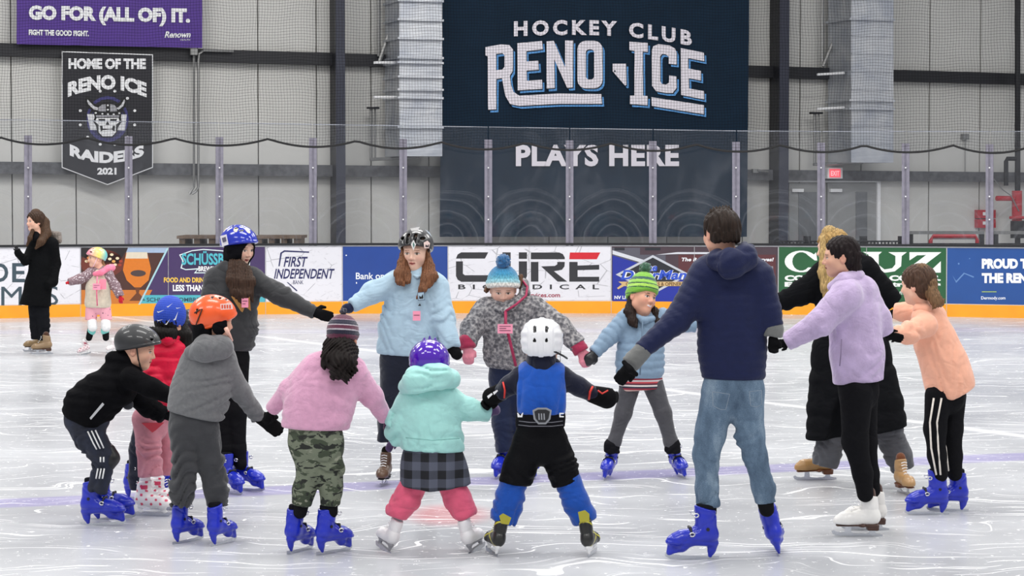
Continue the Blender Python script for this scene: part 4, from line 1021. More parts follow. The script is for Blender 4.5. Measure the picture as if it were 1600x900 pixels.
    def tag(s, x0, y0, x1, y1, dz, lines=2, parent=None, m=None):
        P = [s.p(x0, y1, dz), s.p(x1, y1, dz), s.p(x1, y0, dz), s.p(x0, y0, dz)]; P = [Vector(p) for p in P]
        B = [p + Vector((0, .003, 0)) for p in P]
        t = mesh('name_tag', *hexa(P, B), m or M_TAG, parent or s.root)
        for i in range(lines):
            a = (i + 1) / (lines + 1.3); y = y0 + (y1 - y0) * a; hh = (y1 - y0) * .03; w = .45 if i % 2 else .75
            Q = [Vector(s.p(x0 + (x1 - x0) * .12, y + hh, dz - .002)), Vector(s.p(x0 + (x1 - x0) * (.12 + w), y + hh, dz - .002)), Vector(s.p(x0 + (x1 - x0) * (.12 + w), y - hh, dz - .002)), Vector(s.p(x0 + (x1 - x0) * .12, y - hh, dz - .002))]
            mesh('tag_line', Q, [(0, 1, 2, 3)], M_INK, s.root if False else (parent or s.root))
        return t
    def decal(s, polys, dz, color, name='sticker', parent=None):
        V, F = [], []
        for P in polys:
            b = len(V); V += [Vector(s.p(x, y, dz)) for x, y in P]; F.append(tuple(range(b, b + len(P))))
        return mesh(name, V, F, mat('decal_' + color, color, .5, var=0), parent or s.root)
    def band(s, pts, r, c, name='zipper', m=None, parent=None, n=6):
        return mesh(name, *tube([Vector(s.p(*p)) for p in pts], [r / s.s] * len(pts) if not isinstance(r, (list, tuple)) else [x / s.s for x in r], n), m or mat('trim_' + c, c, .6), parent or s.root, True)
    # ---- skates
    def skate(s, style, at, yaw, L, up=(0, 0, 1), colors=None, lift=0.0):
        """at = picture point of the blade's middle on the ice, L = blade length in picture px (as if seen side-on)"""
        key = (style, colors)
        if key not in _sk: _sk[key] = build_skate(style, colors)
        pos = G(*at) if not lift else G(*at) ; pos.z = lift
        sc = L / (FPX / pos.y) / .28
        u = Vector(up).normalized(); f = Vector((math.sin(R(yaw)), -math.cos(R(yaw)), 0)); f = (f - u * f.dot(u)).normalized(); l = u.cross(f)
        M = Matrix.LocRotScale(pos - s.base, Matrix((f, l, u)).transposed(), Vector((sc, sc, sc)))
        boot = None
        for nm, me, sub in _sk[key]:
            o = bpy.data.objects.new(nm, me); COL.objects.link(o)
            if boot is None: o.parent = s.root; o.matrix_local = M; boot = o
            else: o.parent = boot
        s.last = (pos, f, l, u, sc)
        return boot
_sk = {}
def raw(name, VF, m, smooth=False):
    me = bpy.data.meshes.new(name); me.from_pydata([tuple(v) for v in VF[0]], [], VF[1]); me.materials.append(m)
    if smooth: me.polygons.foreach_set('use_smooth', [True] * len(me.polygons))
    return me
def sdfm(name, s, m, h=.006, col=None):
    V, Q = nets(s.f, s.lo, s.hi, h); V = relax(V, Q, 1, .4); me = npmesh(name, V, Q, None if col is None else col(V)); me.materials.append(m); return me
def prism(P, t, axis='y'):
    n = len(P); V = [Vector((x, -t, z)) for x, z in P] + [Vector((x, t, z)) for x, z in P]
    return V, [tuple(range(n)), tuple(range(2 * n - 1, n - 1, -1))] + [(i, i + n, (i + 1) % n + n, (i + 1) % n) for i in range(n)]
def build_skate(style, colors):
    out = []
    if style == 'rental':
        foot = chain([((-.080, 0, .128), .044, .9), ((.0, 0, .122), .040, .95), ((.065, 0, .106), .040, 1.05), ((.108, 0, .092), .030, 1.2), ((.128, 0, .086), .020, 1.5)], .03)
        shaft = chain([((-.070, 0, .14), .048, .9), ((-.055, 0, .21), .049, .9), ((-.045, 0, .29), .056, .85)], .03)
        b = foot.u(shaft, .03).cut(halfsp((0, 0, .078), (0, 0, 1)), .008)
        b = b.isect(halfsp((-.045, 0, .272), (-.25, 0, 1)), .006)
        b = b.disp(lambda X, Y, Z: .003 * (np.abs(Z - .165 + (X + .02) * .9) < .006) + .0025 * (np.abs(Z - .100) < .005) - .002 * (np.abs(Z - .255) < .008))
        hold = group([chain([((-.10, 0, .088), .030, .8), ((-.095, 0, .055), .018, .7), ((-.088, 0, .022), .012, .55)], .02),
                      chain([((.01, 0, .083), .012, 2.2), ((.06, 0, .062), .022, 1.0), ((.12, 0, .035), .014, .8)], .02), chain([((.115, 0, .085), .024, 1.1), ((.13, 0, .03), .013, .8)], .02),
                      seg((-.10, 0, .084), (.09, 0, .082), .012, .012, 2.4)], .012)
        b = b.u(hold, .008)
        out.append(('ice_skate', sdfm('ice_skate', b, mat('rental_blue', '1428b4', .32, var=.08, vs=18, coat=.25), .0055), 0))
        out.append(('blade', raw('blade', prism([(-.135, .002), (-.125, 0), (.125, 0), (.147, .012), (.150, .03), (.11, .024), (.06, .018), (-.06, .018), (-.135, .022)], .002), M_STEEL), 1))
        for sx, z, x in ((1, .135, .02), (-1, .135, .02), (1, .235, .005), (-1, .235, .005)):
            ring = tube([Vector((x + .014 * math.cos(a), sx * (.045 + .004 * math.cos(a)), z + .010 * math.sin(a))) for a in np.linspace(0, 5.6, 10)], .0042, 6)
            out.append(('buckle', raw('buckle', ring, M_SILVER, True), 1))
        for sx in (1, -1): out.append(('bolt', raw('bolt', tube([Vector((-.06, sx * .038, .165)), Vector((-.06, sx * .051, .165))], .009, 10), M_BLACKP), 1))
        out.append(('strap', sdfm('strap', chain([((.02, -.043, .135), .006), ((.028, -.02, .166), .007), ((.028, .02, .166), .007), ((.02, .043, .135), .006)], .01), M_BLACKP, .005), 1))
        out.append(('liner_cuff', sdfm('liner_cuff', chain([((-.052, 0, .24), .044, .85), ((-.046, 0, .285), .048, .85)], .01).isect(halfsp((-.045, 0, .290), (0, 0, 1)), .008), cloth('skate_liner', '16161c'), .007), 1))
    else:
        c, sole, bladeh = colors[0], colors[1], .0
        hk = style == 'hockey'
        foot = chain([((-.075, 0, .105), .038, .85), ((.0, 0, .100), .036, .9), ((.07, 0, .088), .038, 1.0), ((.105, 0, .080), .030, 1.15)], .03)
        shaft = chain([((-.068, 0, .12), .042, .85), ((-.055, 0, .18), .040, .85), ((-.048, 0, .245), .046, .85)], .03)
        b = foot.u(shaft, .035).cut(halfsp((0, 0, .064), (0, 0, 1)), .004).isect(halfsp((-.048, 0, .228), (-.2, 0, 1)), .005)
        b = b.disp(lambda X, Y, Z: .0018 * np.sin(Z * 190) * (X > -.02) * (Z > .11) + .002 * (np.abs(Z - .15) < .004))
        cc = rgb(c); c2 = rgb(colors[2]) if len(colors) > 2 else cc
        def cf(V):
            k = np.tile(cc, (len(V), 1))
            if len(colors) > 2:
                x, y, z = V.T
                if hk: m = (np.abs(z - .11 - (x - .0) * .5) < .006) | (np.abs(z - .15 + x * .8) < .006) | ((x > -.02) & (z > .2))
                else: m = (np.sin(x * 95 + 1) * np.sin(z * 110 + y * 30) > .62) | ((np.abs(z - .19) < .012) & (np.abs(x + .04) < .02))
                k[m] = c2
            return k
        out.append(('ice_skate', sdfm('ice_skate', b, mat('leather_v_' + ('h' if hk else 'f'), 'ffffff', .42, var=.05, vs=30, vcol=True, coat=.2), .0055, cf), 0))
        if hk or style == 'soft':
            hol = group([seg((-.085, 0, .064), (-.08, 0, .028), .022, .010, .7), seg((.07, 0, .062), (.085, 0, .028), .026, .010, .7), seg((-.085, 0, .062), (.09, 0, .060), .009, .009, 2.4), seg((-.09, 0, .03), (.10, 0, .03), .006, .006, .8)], .012)
            out.append(('blade_holder', sdfm('blade_holder', hol, mat('holder_' + sole, sole, .35, var=.03), .005), 1))
            out.append(('blade', raw('blade', prism([(-.125, .012), (-.11, 0), (.11, 0), (.135, .018), (.13, .026), (-.125, .024)], .002), M_STEEL), 1))
        else:
            so = seg((-.10, 0, .064), (-.02, 0, .062), .010, .008, 3.6).u(seg((-.02, 0, .062), (.115, 0, .056), .007, .006, 4.6), .02).u(rbox((-.078, 0, .052), (.032, .026, .017), .005), .006)
            out.append(('sole', sdfm('sole', so, mat('sole_' + sole, sole, .4, var=.1), .005), 1))
            P = [(-.135, .004), (-.12, 0), (.115, 0), (.135, .008), (.142, .024), (.128, .03), (.118, .022), (.09, .018), (.072, .022), (.068, .052), (.040, .052), (.036, .022), (.02, .016), (-.045, .016), (-.062, .022), (-.066, .040), (-.092, .040), (-.096, .020), (-.135, .014)]
            out.append(('blade', raw('blade', prism(P, .0022), M_STEEL), 1))
        lc = 'f2f2f2' if not hk else 'd9d24a'
        L_ = []
        for i in range(7):
            t = i / 6; x = .055 - .075 * t if t < .6 else .010 - .012 * (t - .6); z = .122 + .105 * t; 
            L_.append(tube([Vector((x, -.020, z)), Vector((x + .008, 0, z + .006)), Vector((x, .020, z))], .003, 5))
        for k in range(6): out.append(('lace', raw('lace', L_[k], mat('lace_' + lc, lc, .6)), 1))
        out.append(('boot_lining', sdfm('boot_lining', seg((-.055, 0, .20), (-.048, 0, .236), .036, .038, .85), cloth('lining_' + colors[1], colors[1] if not hk else '1a1a1c'), .007), 1))
    return out
# ================================================================== THE PEOPLE
def flatc(c):
    c = rgb(c); return lambda V: np.tile(c, (len(V), 1))
FOLD = lambda p=.05, a=.010, sd=1: ('fold', p, a, sd)
PUFF = lambda p=.055, a=.014: ('puff', p, a)

# ---------- 1. woman in black by the boards
g = Fig('woman with long brown hair in a long black coat standing by the boards', (60, 552))
g.head(55, 347, 30, -50, 0, dz=0, skin='e3b39b', neck=(62, 372), nr=.05)
g.cap_hair('4a3528', big=1.08)
g.locks([[(56, 335, 9, .02), (68, 348, 9, .05), (72, 365, 8, 0), (64, 378, 6, -.12), (56, 388, 2, -.15)], [(51, 360, 3, -.06), (47, 372, 3.5, -.1), (42, 384, 1.5, -.12)]], '5b4332')
g.add('fur_hood', g.ch([(60, 374, 5, -.03), (74, 366, 6.5, .1), (90, 368, 6, .1), (92, 376, 5, .05)], .02).disp(lump(.008, 90, 2)), cloth('grey_fur', '6e645c', sheen=.6, bump=(90, 1, .01)), .008)
co = g.ch([(68, 380, 13), (64, 410, 17), (60, 445, 20), (55, 478, 25)], .05, q=.8)
co = co.u(g.ch([(56, 382, 9), (82, 380, 9)], .03), .04).isect(g.cutrow(28, 475, 80, 479), .01)
co = co.u(g.ch([(82, 384, 10), (86, 412, 9, .04), (82, 440, 8, -.05), (73, 446, 6, -.14)], .03, FOLD(.05, .008)), .02).u(g.ch([(52, 384, 8), (40, 408, 7, -.1), (28, 396, 5, -.22), (27, 390, 4.5, -.24)], .02, FOLD()), .02)
g.add('coat', co, cloth('black_coat', '0e0f11', sheen=.1), .011)
g.hand((27, 392), (24, 381), M_BLACKP, 30, 1, adz=-.24, bdz=-.25)
g.add('scarf', g.ch([(57, 362, 6), (58, 372, 8, -.03)], .02), cloth('black_scarf', '131316'), .008)
g.add('trousers', g.ch([(60, 470, 14), (60, 485, 14)], .02, q=.8).u(g.ch([(54, 480, 10, .05), (56, 508, 9, .05), (57, 530, 8, .05)], .02, FOLD()), .02).u(g.ch([(66, 480, 11), (68, 508, 9.5), (68, 532, 8.5)], .02, FOLD(.05, .01, 3)), .02), cloth('black_trousers', '16171b'), .01)
g.skate('figure', (54, 549), -75, 36, colors=('8c7350', '4a2f22')); g.skate('figure', (66, 553), -82, 36, colors=('93795a', '4a2f22'))

# ---------- 2. toddler by the boards
g = Fig('small child in a pink to yellow helmet and cream jacket gliding by the boards', (150, 554))
g.head(150, 404, 28, -62, 0, skin='e8b9a0', neck=(158, 424), nr=.045)
def rainbow(V):
    t = np.clip((-V[:, 1] + .1) / .22 + V[:, 2] * -1.2 + .12, 0, 1)[:, None]; a, b, c = rgb('f58fa6'), rgb('f7df6a'), rgb('6fc6c8')
    return np.where(t < .55, a + (b - a) * (t / .55), b + (c - b) * ((t - .55) / .45))
g.helmet('skate', 'f58fa6', grow=1.08, col=rainbow); g.strap('f2c9d0', .006)
g.locks([[(158, 408, 5, .03), (160, 416, 4, .04), (159, 424, 2, -.05)]], 'b48a63')
t = g.ch([(156, 432, 14), (153, 450, 18), (153, 472, 21)], .04, q=.75).isect(g.cutrow(130, 480, 176, 481), .01)
jk = g.add('jacket', t, cloth('cream_fleece', 'd9cdb9', bump=(90, .8, .008)), .009)
sl = g.ch([(142, 427, 9), (160, 424, 8), (168, 428, 9)], .03, q=.8).u(g.ch([(144, 428, 8.5), (124, 436, 7.5, -.06), (107, 441, 6, -.12)], .02, FOLD(.04, .006)), .03).u(g.ch([(168, 430, 8.5), (180, 447, 7.5), (188, 463, 6.5, -.05)], .02, FOLD(.04, .006)), .03)
qm = NT('mauve_print'); nv = qm.noise(qm.co('Object'), 55, 2); qm.put(qm.b.inputs['Base Color'], qm.ramp(nv, [(.5, srgb('80686f')), (.58, srgb('8a7279')), (.62, srgb('d8cdd2'))])); qm.b.inputs['Roughness'].default_value = .7
g.add('sleeves', sl, qm.m, .009)
g.add('hood', g.ch([(148, 428, 3.5, -.10), (158, 426, 4.5, -.10), (169, 419, 5, -.02), (175, 418, 5, .05), (170, 425, 4, .05)], .02), cloth('pink_hood', 'f0809c'), .008)
g.band([(152, 432, -.15), (151, 456, -.18), (152, 478, -.18)], 1.2, 'e2738f'); g.tag(145, 443, 157, 453, -.20)
g.decal([[(155, 436), (166, 436), (166, 452), (157, 452), (155, 444)]], -.175, 'f08fa4', 'chest_patch')
gm = cloth('red_knit', 'c8202c'); g.hand((109, 440.5), (102, 443), gm, 20, 1, adz=-.12, bdz=-.14, fat=1.3); g.hand((188, 464), (189, 476), gm, 25, 1, adz=-.05, bdz=-.06, fat=1.3)
qm = NT('pink_star_cotton'); nv = qm.vor(qm.co('Object'), 22); qm.put(qm.b.inputs['Base Color'], qm.ramp(nv, [(.0, srgb('5a3550')), (.16, srgb('5a3550')), (.2, srgb('eeaab8'))])); qm.b.inputs['Roughness'].default_value = .8
g.add('shorts', g.ch([(153, 476, 17), (153, 478, 14)], .02, q=.8).u(g.ch([(143, 484, 9.5), (142, 498, 9)], .02), .005).u(g.ch([(164, 484, 9.5), (166, 498, 9)], .02), .005).isect(g.cutrow(130, 500, 176, 500), .01), qm.m, .009)
for x0, x1, x2, sd in ((144, 139, 135, 1), (165, 165.5, 168, 2)):
    g.add('leggings', g.ch([(x0, 494, 6.5), (x0 - .5, 510, 6), (x1, 528, 5)], .02), cloth('black_leggings', '151518'), .008)
    kp = g.add('knee_pad', g.ch([(x0, 504, 7.5, -.03), (x0 + .5, 511, 7.5, -.05)], .02), mat('white_pad', 'ececec', .5), .008); g.add('pad_band', g.ch([(x0 - .5, 514.5, 6.8), (x0 - 1, 517.5, 6.6)], .02), cloth('teal_band', '7fd0c8'), .008)
g.skate('soft', (133, 554), -50, 25, (-.25, 0, 1), ('ead9dc', 'f0f0f0', 'a8475c')); g.skate('soft', (172, 552), -20, 25, (.1, 0, 1), ('eee6e6', 'f0f0f0', 'd9c9cc'))

# ---------- 3. boy leaning forward in black
g = Fig('child in a matt dark helmet and black jacket leaning forward, leftmost of the ring', (163, 821))
g.head(216, 547, 60, 84, 12, skin='e2b096', neck=(192, 585), nr=.05)
g.helmet('skate', '1d1e21', grow=1.13, rough=.5, back=-.03, front=.05); g.strap()
m = cloth('black_softshell', '0c0c0f', sheen=.12, var=.15)
t = g.ch([(192, 582, 24), (178, 604, 33), (152, 622, 35), (136, 636, 34), (132, 648, 33)], .05, q=.95)
t = t.u(g.ch([(176, 560, 12), (196, 562, 16), (206, 574, 17)], .02), .04).isect(g.cutrow(92, 645, 172, 681), .012)
t = t.disp(lump(.006, 30, 5))
t = t.u(g.ch([(204, 590, 17, -.11), (236, 606, 15, -.15), (270, 620, 12.5, -.12)], .03, FOLD(.06, .008)), .03)
g.add('jacket', t, m, .009)
g.add('far_sleeve', g.ch([(205, 612, 18, .14), (232, 636, 15, .14), (258, 650, 13, .12)], .03, FOLD(.06, .008)), m, .009)
g.add('side_panel', g.ch([(186, 612, 4, .02), (196, 622, 8, .04), (200, 632, 9, .05)], .02, q=.6), cloth('grey_panel', '37383d'), .008)
g.decal([[(140, 653), (142, 656), (163, 632), (160, 629)]], -.265, 'b9babd', 'pocket_zip')
g.hand((266, 618), (292, 630), m, 25, 1, adz=-.12, bdz=-.1); g.hand((256, 650), (280, 656), m, 25, 1, adz=.12, bdz=.15)
qm = NT('navy_track'); 
qm.put(qm.b.inputs['Base Color'], qm.ramp(qm.noise(qm.co('Object'), 20), [(.3, srgb('111626')), (.7, srgb('1c2338'))])); qm.b.inputs['Roughness'].default_value = .7
g.add('trousers', g.ch([(124, 656, 24), (142, 686, 22), (163, 712, 17), (160, 738, 13), (151, 768, 15)], .04, FOLD(.05, .012)).u(g.ch([(128, 650, 24), (150, 655, 22)], .03), .03), qm.m, .009)
for k in range(3): g.band([(137 + k * 6, 674 - k * 1, -.10), (146 + k * 6, 693 - k, -.095), (151 + k * 5.5, 702 - k, -.085)], 1.3, 'f2f2f2', 'side_stripe'); g.band([(153 + k * 5, 732, -.07), (150 + k * 5, 748, -.07)], 1.3, 'f2f2f2', 'side_stripe')
for k in range(2): g.band([(157 + k * 5, 714, -.10), (157 + k * 5, 722, -.10)], 1.3, 'f2f2f2', 'side_stripe')
g.add('knee_pad', g.ch([(170, 704, 11), (174, 716, 12.5), (171, 727, 9)], .02, q=1.2), mat('black_pad', '111114', .45), .008)
g.skate('rental', (160, 821), 80, 74, (-.06, .05, 1)); g.skate('rental', (176, 812), 84, 72, (-.1, .05, 1))

# ---------- 17. hidden child behind (navy legs, dark helmet with white straps)
g = Fig('child in navy with a dark strapped helmet, mostly hidden behind the pink puffer jacket', (222, 781))
g.head(300, 520, 54, 110, 25, dz=.0, skin='e2b096')
g.helmet('skate', '17171c', grow=1.1, rough=.3); g.liner(); g.strap('e9e9ec', .006)
g.locks([[(290, 515, 14, .1), (284, 535, 13, .1), (288, 560, 9, .1)], [(305, 530, 12, .1), (300, 556, 10, .1)]], '16120f', h=.008)
g.add('jacket', g.ch([(283, 552, 20, .1), (270, 590, 28, .1), (250, 640, 27, .1)], .05, FOLD(.07, .01), q=.8).isect(g.cutrow(220, 660, 280, 660)), cloth('navy_cotton', '171c2c'), .011)
g.add('trousers', g.ch([(244, 640, 25, .1), (238, 655, 24, .1)], .02).u(g.ch([(232, 650, 20), (216, 700, 13), (212, 745, 11), (213, 765, 10)], .03, FOLD(.05, .01)), .02).u(g.ch([(254, 655, 17, .15), (262, 705, 13, .15), (262, 755, 11, .15)], .03, FOLD()), .02), cloth('navy_cotton', '171c2c'), .011)
g.skate('rental', (216, 781), 60, 60); g.skate('rental', (266, 778), 60, 60)

# ---------- 4. girl in hot pink puffer
g = Fig('child in a hot pink puffer jacket, pink trousers and blue knit hat with white ticks', (240, 806))
g.head(266, 503, 54, 155, 10, dz=0, skin='d9a78c', neck=(262, 535))
blue = flatc('1f45b8')
g.cap_hair('17110f')
b = g.beanie(blue, None, cuff=False, drop=-.045, tall=.03, g=1.08, m=mat('blue_knit', 'ffffff', .7, vcol=True, var=.1, vs=60, bump=(200, .4, .004)))
for i, (x, y, sc, a) in enumerate(((251, 486, 1, .1), (265, 477, .9, -.2), (279, 481, .7, .3), (250, 500, .8, .2), (262, 503, 1, -.5), (275, 494, 1.3, -.75))):
    P = [(-6, 1), (-3.5, 3.2), (6, -2.5), (-3, 1.2)]; ca, sa = math.cos(a), math.sin(a)
    g.decal([[(x + (u * ca - v * sa) * sc, y + (u * sa + v * ca) * sc) for u, v in P]], -.128 if i in (0, 3, 4) else -.122, 'f2f4f8', 'white_tick')
g.locks([[(272, 512, 13, .02), (262, 522, 14, -.06), (248, 520, 9, -.1), (236, 514, 4, -.1)], [(280, 500, 10, .05), (288, 525, 12, .02), (290, 552, 9, 0), (296, 572, 4, 0)]], '17110f', h=.006)
m = cloth('hot_pink_nylon', 'd8173f', .45, wrinkle=.15, bump=(50, .25, .006), sheen=.1)
t = g.ch([(258, 540, 25), (256, 575, 31), (256, 612, 31), (258, 640, 29)], .05, PUFF(.065, .018), q=.8).isect(g.cutrow(220, 646, 290, 646), .015)
t = t.u(g.ch([(240, 540, 14), (276, 542, 14)], .03, PUFF()), .03).u(g.ch([(278, 548, 16), (290, 585, 14, .05), (296, 622, 12, .12)], .03, PUFF()), .02).u(g.ch([(240, 548, 16, -.02), (240, 590, 14, -.08), (250, 630, 12, -.14)], .03, PUFF()), .02)
g.add('jacket', t, m, .009); g.add('collar', g.ch([(246, 522, 8, -.08), (262, 530, 9, -.08), (276, 526, 7, -.02)], .02), m, .008)
g.hand((296, 622), (298, 645), M_BLACKP, 25, 1, adz=.12, bdz=.14)
m = cloth('dusty_pink_cotton', 'c98592')
g.add('trousers', g.ch([(238, 652, 27), (236, 665, 27)], .02, q=.8).u(g.ch([(226, 655, 20, -.05), (232, 695, 18, -.05), (236, 742, 17, -.05)], .03, FOLD(.045, .016, 2)), .02).u(g.ch([(252, 655, 18, .1), (262, 695, 15, .1), (262, 742, 14, .1)], .03, FOLD(.045, .014, 5)), .02), m, .009)
g.decal([[(221, 661), (238, 676), (244, 672), (257, 660)]], -.13, 'd2374a', 'jacket_tail')
g.skate('soft', (238, 806), 78, 68, (0, 0, 1), ('efecec', 'f2f2f2', 'd83a62')); g.skate('soft', (258, 796), 75, 62, (0, 0, 1), ('efecec', 'f2f2f2', 'd83a62'))

# ---------- 5. grey hoodie, orange helmet
g = Fig('child in a bright orange helmet and grey hoodie seen from behind', (315, 850))
g.head(335, 502, 66, 122, 8, skin='d9a78c', neck=(328, 535), nr=.05)
g.helmet('ski', 'ef5a1c', '20140f', grow=1.04, back=-.075, front=.035, rough=.3); g.liner(nape=-.11)
g.band([(353, 513, -.11), (358, 524, -.08), (361, 532, -.03)], 3.6, 'e9b9a6', 'ear_strap')
g.band([(304, 489, -.105), (312, 484, -.125), (316, 483, -.13), (309, 500, -.12), (306, 508, -.11)], 1.1, '33170c', 'helmet_groove')
g.decal([[(344, 475), (362, 473.5), (364, 483), (345, 484)]], -.148, 'f6d9d2', 'helmet_label')
for x in (346, 350, 354, 358): g.decal([[(x, 476.5), (x + 2.4, 476.3), (x + 2.6, 482), (x + .2, 482.2)]], -.150, 'e8502a', 'label_mark')
m = cloth('grey_sweat', '6d6e70', var=.1, vs=60)
t = g.ch([(330, 552, 31), (322, 582, 38), (312, 615, 42), (305, 645, 44)], .06, FOLD(.11, .010, 4), q=.68).isect(g.cutrow(258, 640, 352, 661), .012)
t = t.u(g.ch([(306, 562, 18), (350, 562, 18)], .03, q=.9), .05)
t = t.u(g.ch([(354, 570, 17), (376, 612, 15, .06), (404, 652, 12.5, .14)], .03, FOLD(.06, .010, 2)), .02).u(g.ch([(300, 575, 19), (286, 612, 16, .1), (276, 640, 13, .2)], .03, FOLD(.06, .01)), .03)
hd = g.add('hoodie', t, m, .009)
g.add('hood', g.ch([(300, 552, 13, -.05, 1), (322, 545, 20, -.10, .8), (346, 543, 17, -.09, .8), (357, 545, 11, -.02, 1)], .03, FOLD(.12, .008, 7)).u(g.ch([(322, 532, 9, -.02), (350, 533, 9, -.02)], .02), .02), m, .008)
g.hand((406, 652), (444, 678), cloth('black_glove', '111113'), 22, 1, adz=.14, bdz=.16, fat=1.35, width=.9); g.hand((276, 642), (270, 668), cloth('black_glove', '111113'), 22, 1, adz=.2, bdz=.24)
m = cloth('charcoal_sweat', '3c3d40')
g.add('trousers', g.ch([(303, 640, 38), (303, 668, 38)], .03, q=.7).u(g.ch([(287, 668, 24, -.02), (290, 722, 19, -.02), (285, 760, 19, -.02), (284, 790, 17, -.02)], .03, FOLD(.05, .014, 3)), .02).u(g.ch([(318, 672, 25, .02), (328, 722, 20, .02), (337, 762, 18, .02), (339, 791, 16, .02)], .03, FOLD(.05, .014, 8)), .02), m, .009)
g.skate('rental', (293, 847), 142, 66, (-.04, 0, 1)); g.skate('rental', (349, 850), 150, 66, (-.10, 0, 1))

# ---------- 6. teenager, blue helmet, dark hoodie
g = Fig('teenager in a blue stickered helmet and charcoal hoodie reaching an arm to the right', (380, 768))
g.head(374, 387, 56, 52, 16, skin='e8bfa8', lip='a84d4a', neck=(366, 425), nr=.05)
def conf(V):
    c = np.tile(rgb('1c2fae'), (len(V), 1)); n = np.sin(V[:, 0] * 61 + 1) * np.sin(V[:, 1] * 57 + V[:, 2] * 40); m = (n > .60) & (V[:, 2] > .075); c[m] = rgb('e9dcc4'); return c
g.helmet('ski', '1c2fae', '101018', grow=1.04, back=-.03, front=.055, col=conf, rough=.15)
g.onhead('balaclava', HEAD.grow(.008).u(ball((0, -.03, -.04), (.07, .07, .08)), .02).u(seg((0, -.02, -.05), (0, -.03, -.13), .065, .06), .03).cut(ball((0, .112, -.016), (.053, .082, .072)), .01).u(seg((0, .035, -.108), (0, .01, -.12), .045, .05), .02), cloth('black_fleece', '121216'), .005)
g.decal([[(344, 369), (354, 366), (357, 382), (347, 385)]], -.105, 'e6e4ea', 'helmet_label'); g.decal([[(346.5, 372), (352.5, 370), (354, 377), (348.5, 379)]], -.108, '5d5a70', 'label_mark')
g.locks([[(364, 412, 8, -.06), (361, 438, 8, -.13), (366, 458, 6, -.16), (374, 472, 2, -.17)], [(374, 414, 9, -.10), (376, 440, 10, -.15), (378, 460, 8, -.17), (381, 474, 3, -.18)], [(385, 420, 7, -.08), (391, 440, 8, -.13), (390, 460, 5, -.16), (395, 472, 1.5, -.16)]], '4d382c')
m = cloth('charcoal_hoodie', '3a3b3d')
t = g.ch([(364, 438, 31), (362, 470, 37), (360, 510, 39), (359, 535, 37)], .06, FOLD(.1, .010, 5), q=.7).isect(g.cutrow(320, 545, 400, 549), .015)
t = t.u(g.ch([(338, 434, 17), (392, 434, 17)], .03), .04).u(g.ch([(396, 438, 17), (440, 462, 15, -.05), (492, 489, 10, -.1)], .03, FOLD(.06, .011, 3)), .04).u(g.ch([(336, 440, 17), (326, 480, 15, -.04), (318, 520, 12, -.12)], .03, FOLD()), .04)
g.add('hoodie', t, m, .009); g.add('hood', g.ch([(340, 424, 9), (352, 420, 12, -.02), (370, 424, 8, -.1), (392, 424, 7, -.02)], .02), m, .008)
g.decal([[(361, 463), (368, 474), (376, 486), (379, 488), (383, 479), (392, 486), (390, 463)]], -.185, 'a8783c', 'gold_print')
g.tag(377.5, 466, 388, 480.5, -.20)
g.hand((490, 488), (521, 497), cloth('black_glove', '111113'), 18, 1, adz=-.1, bdz=-.12, fat=1.2)
g.hand((318, 520), (312, 545), cloth('black_glove', '111113'), 18, 1, adz=-.12, bdz=-.12)
m = cloth('black_leggings', '151518')
g.add('leggings', g.ch([(358, 535, 30), (358, 560, 29)], .03, q=.75).u(g.ch([(346, 560, 19), (348, 640, 15), (353, 700, 11), (355, 722, 10)], .03), .02).u(g.ch([(370, 560, 20), (370, 640, 16), (373, 700, 11), (376, 725, 10)], .03), .02), m, .009)
g.skate('rental', (360, 771), 42, 62, (0, 0, 1)); g.skate('rental', (388, 767), 58, 62, (-.05, 0, 1))

# ---------- 7. pink fleece, camouflage trousers
g = Fig('girl in a pale pink fleece, camouflage trousers and striped knit hat, seen from behind', (495, 866))
g.head(536, 529, 60, 165, 8, skin='c99478', neck=(530, 565), nr=.045)
def stripes(V):
    z = V[:, 2]; c = np.tile(rgb('5a1f3a'), (len(V), 1))
    for a, b, k in ((.02, .045, '1d1c33'), (.045, .050, 'b9b0b8'), (.050, .072, '5a1f3a'), (.072, .078, 'b9b0b8'), (.078, .105, '1d1c33'), (.105, .112, '8d6f80')): c[(z >= a) & (z < b)] = rgb(k)
    return c
g.beanie(stripes, '1d1c33', drop=-.02, pomr=.022)
g.locks([[(520, 540, 15, -.04), (514, 562, 12, -.10), (506, 572, 5, -.12)], [(534, 545, 20, -.08), (534, 565, 16, -.14), (530, 580, 10, -.15), (540, 590, 5, -.16), (541, 600, 2, -.16)], [(548, 548, 12, -.04), (547, 568, 9, -.12), (554, 578, 4, -.14), (550, 586, 2, -.14)], [(522, 560, 9, -.12), (526, 582, 6, -.16), (519, 590, 3, -.16)]], '1c1311', amp=.004, curl=4, freq=230)
m = cloth('pink_fleece', 'd59ebb', bump=(70, .7, .006), sheen=.5)
t = g.ch([(524, 580, 37), (508, 608, 47), (497, 640, 49), (492, 664, 50)], .06, FOLD(.12, .008, 9), q=.66).isect(g.cutrow(440, 668, 545, 672), .015)
t = t.u(g.ch([(498, 572, 17), (547, 576, 17)], .03), .05).u(g.ch([(490, 574, 18), (452, 608, 15, .06), (424, 641, 12, .14)], .03, FOLD(.06, .010, 2)), .04).u(g.ch([(555, 582, 20), (582, 620, 16, .06), (604, 656, 12, .12)], .03, FOLD(.06, .010, 4)), .04)
g.add('fleece', t, m, .009); g.add('collar', g.ch([(508, 562, 8, -.03), (530, 566, 10, -.07), (550, 566, 8, -.03)], .02), m, .008)
g.hand((424, 644), (412, 664), cloth('black_glove', '111113'), 30, 1, adz=.14, bdz=.16, fat=1.2); g.hand((604, 656), (608, 682), cloth('plum_knit', '5a3a55'), 25, 1, adz=.12, bdz=.14)
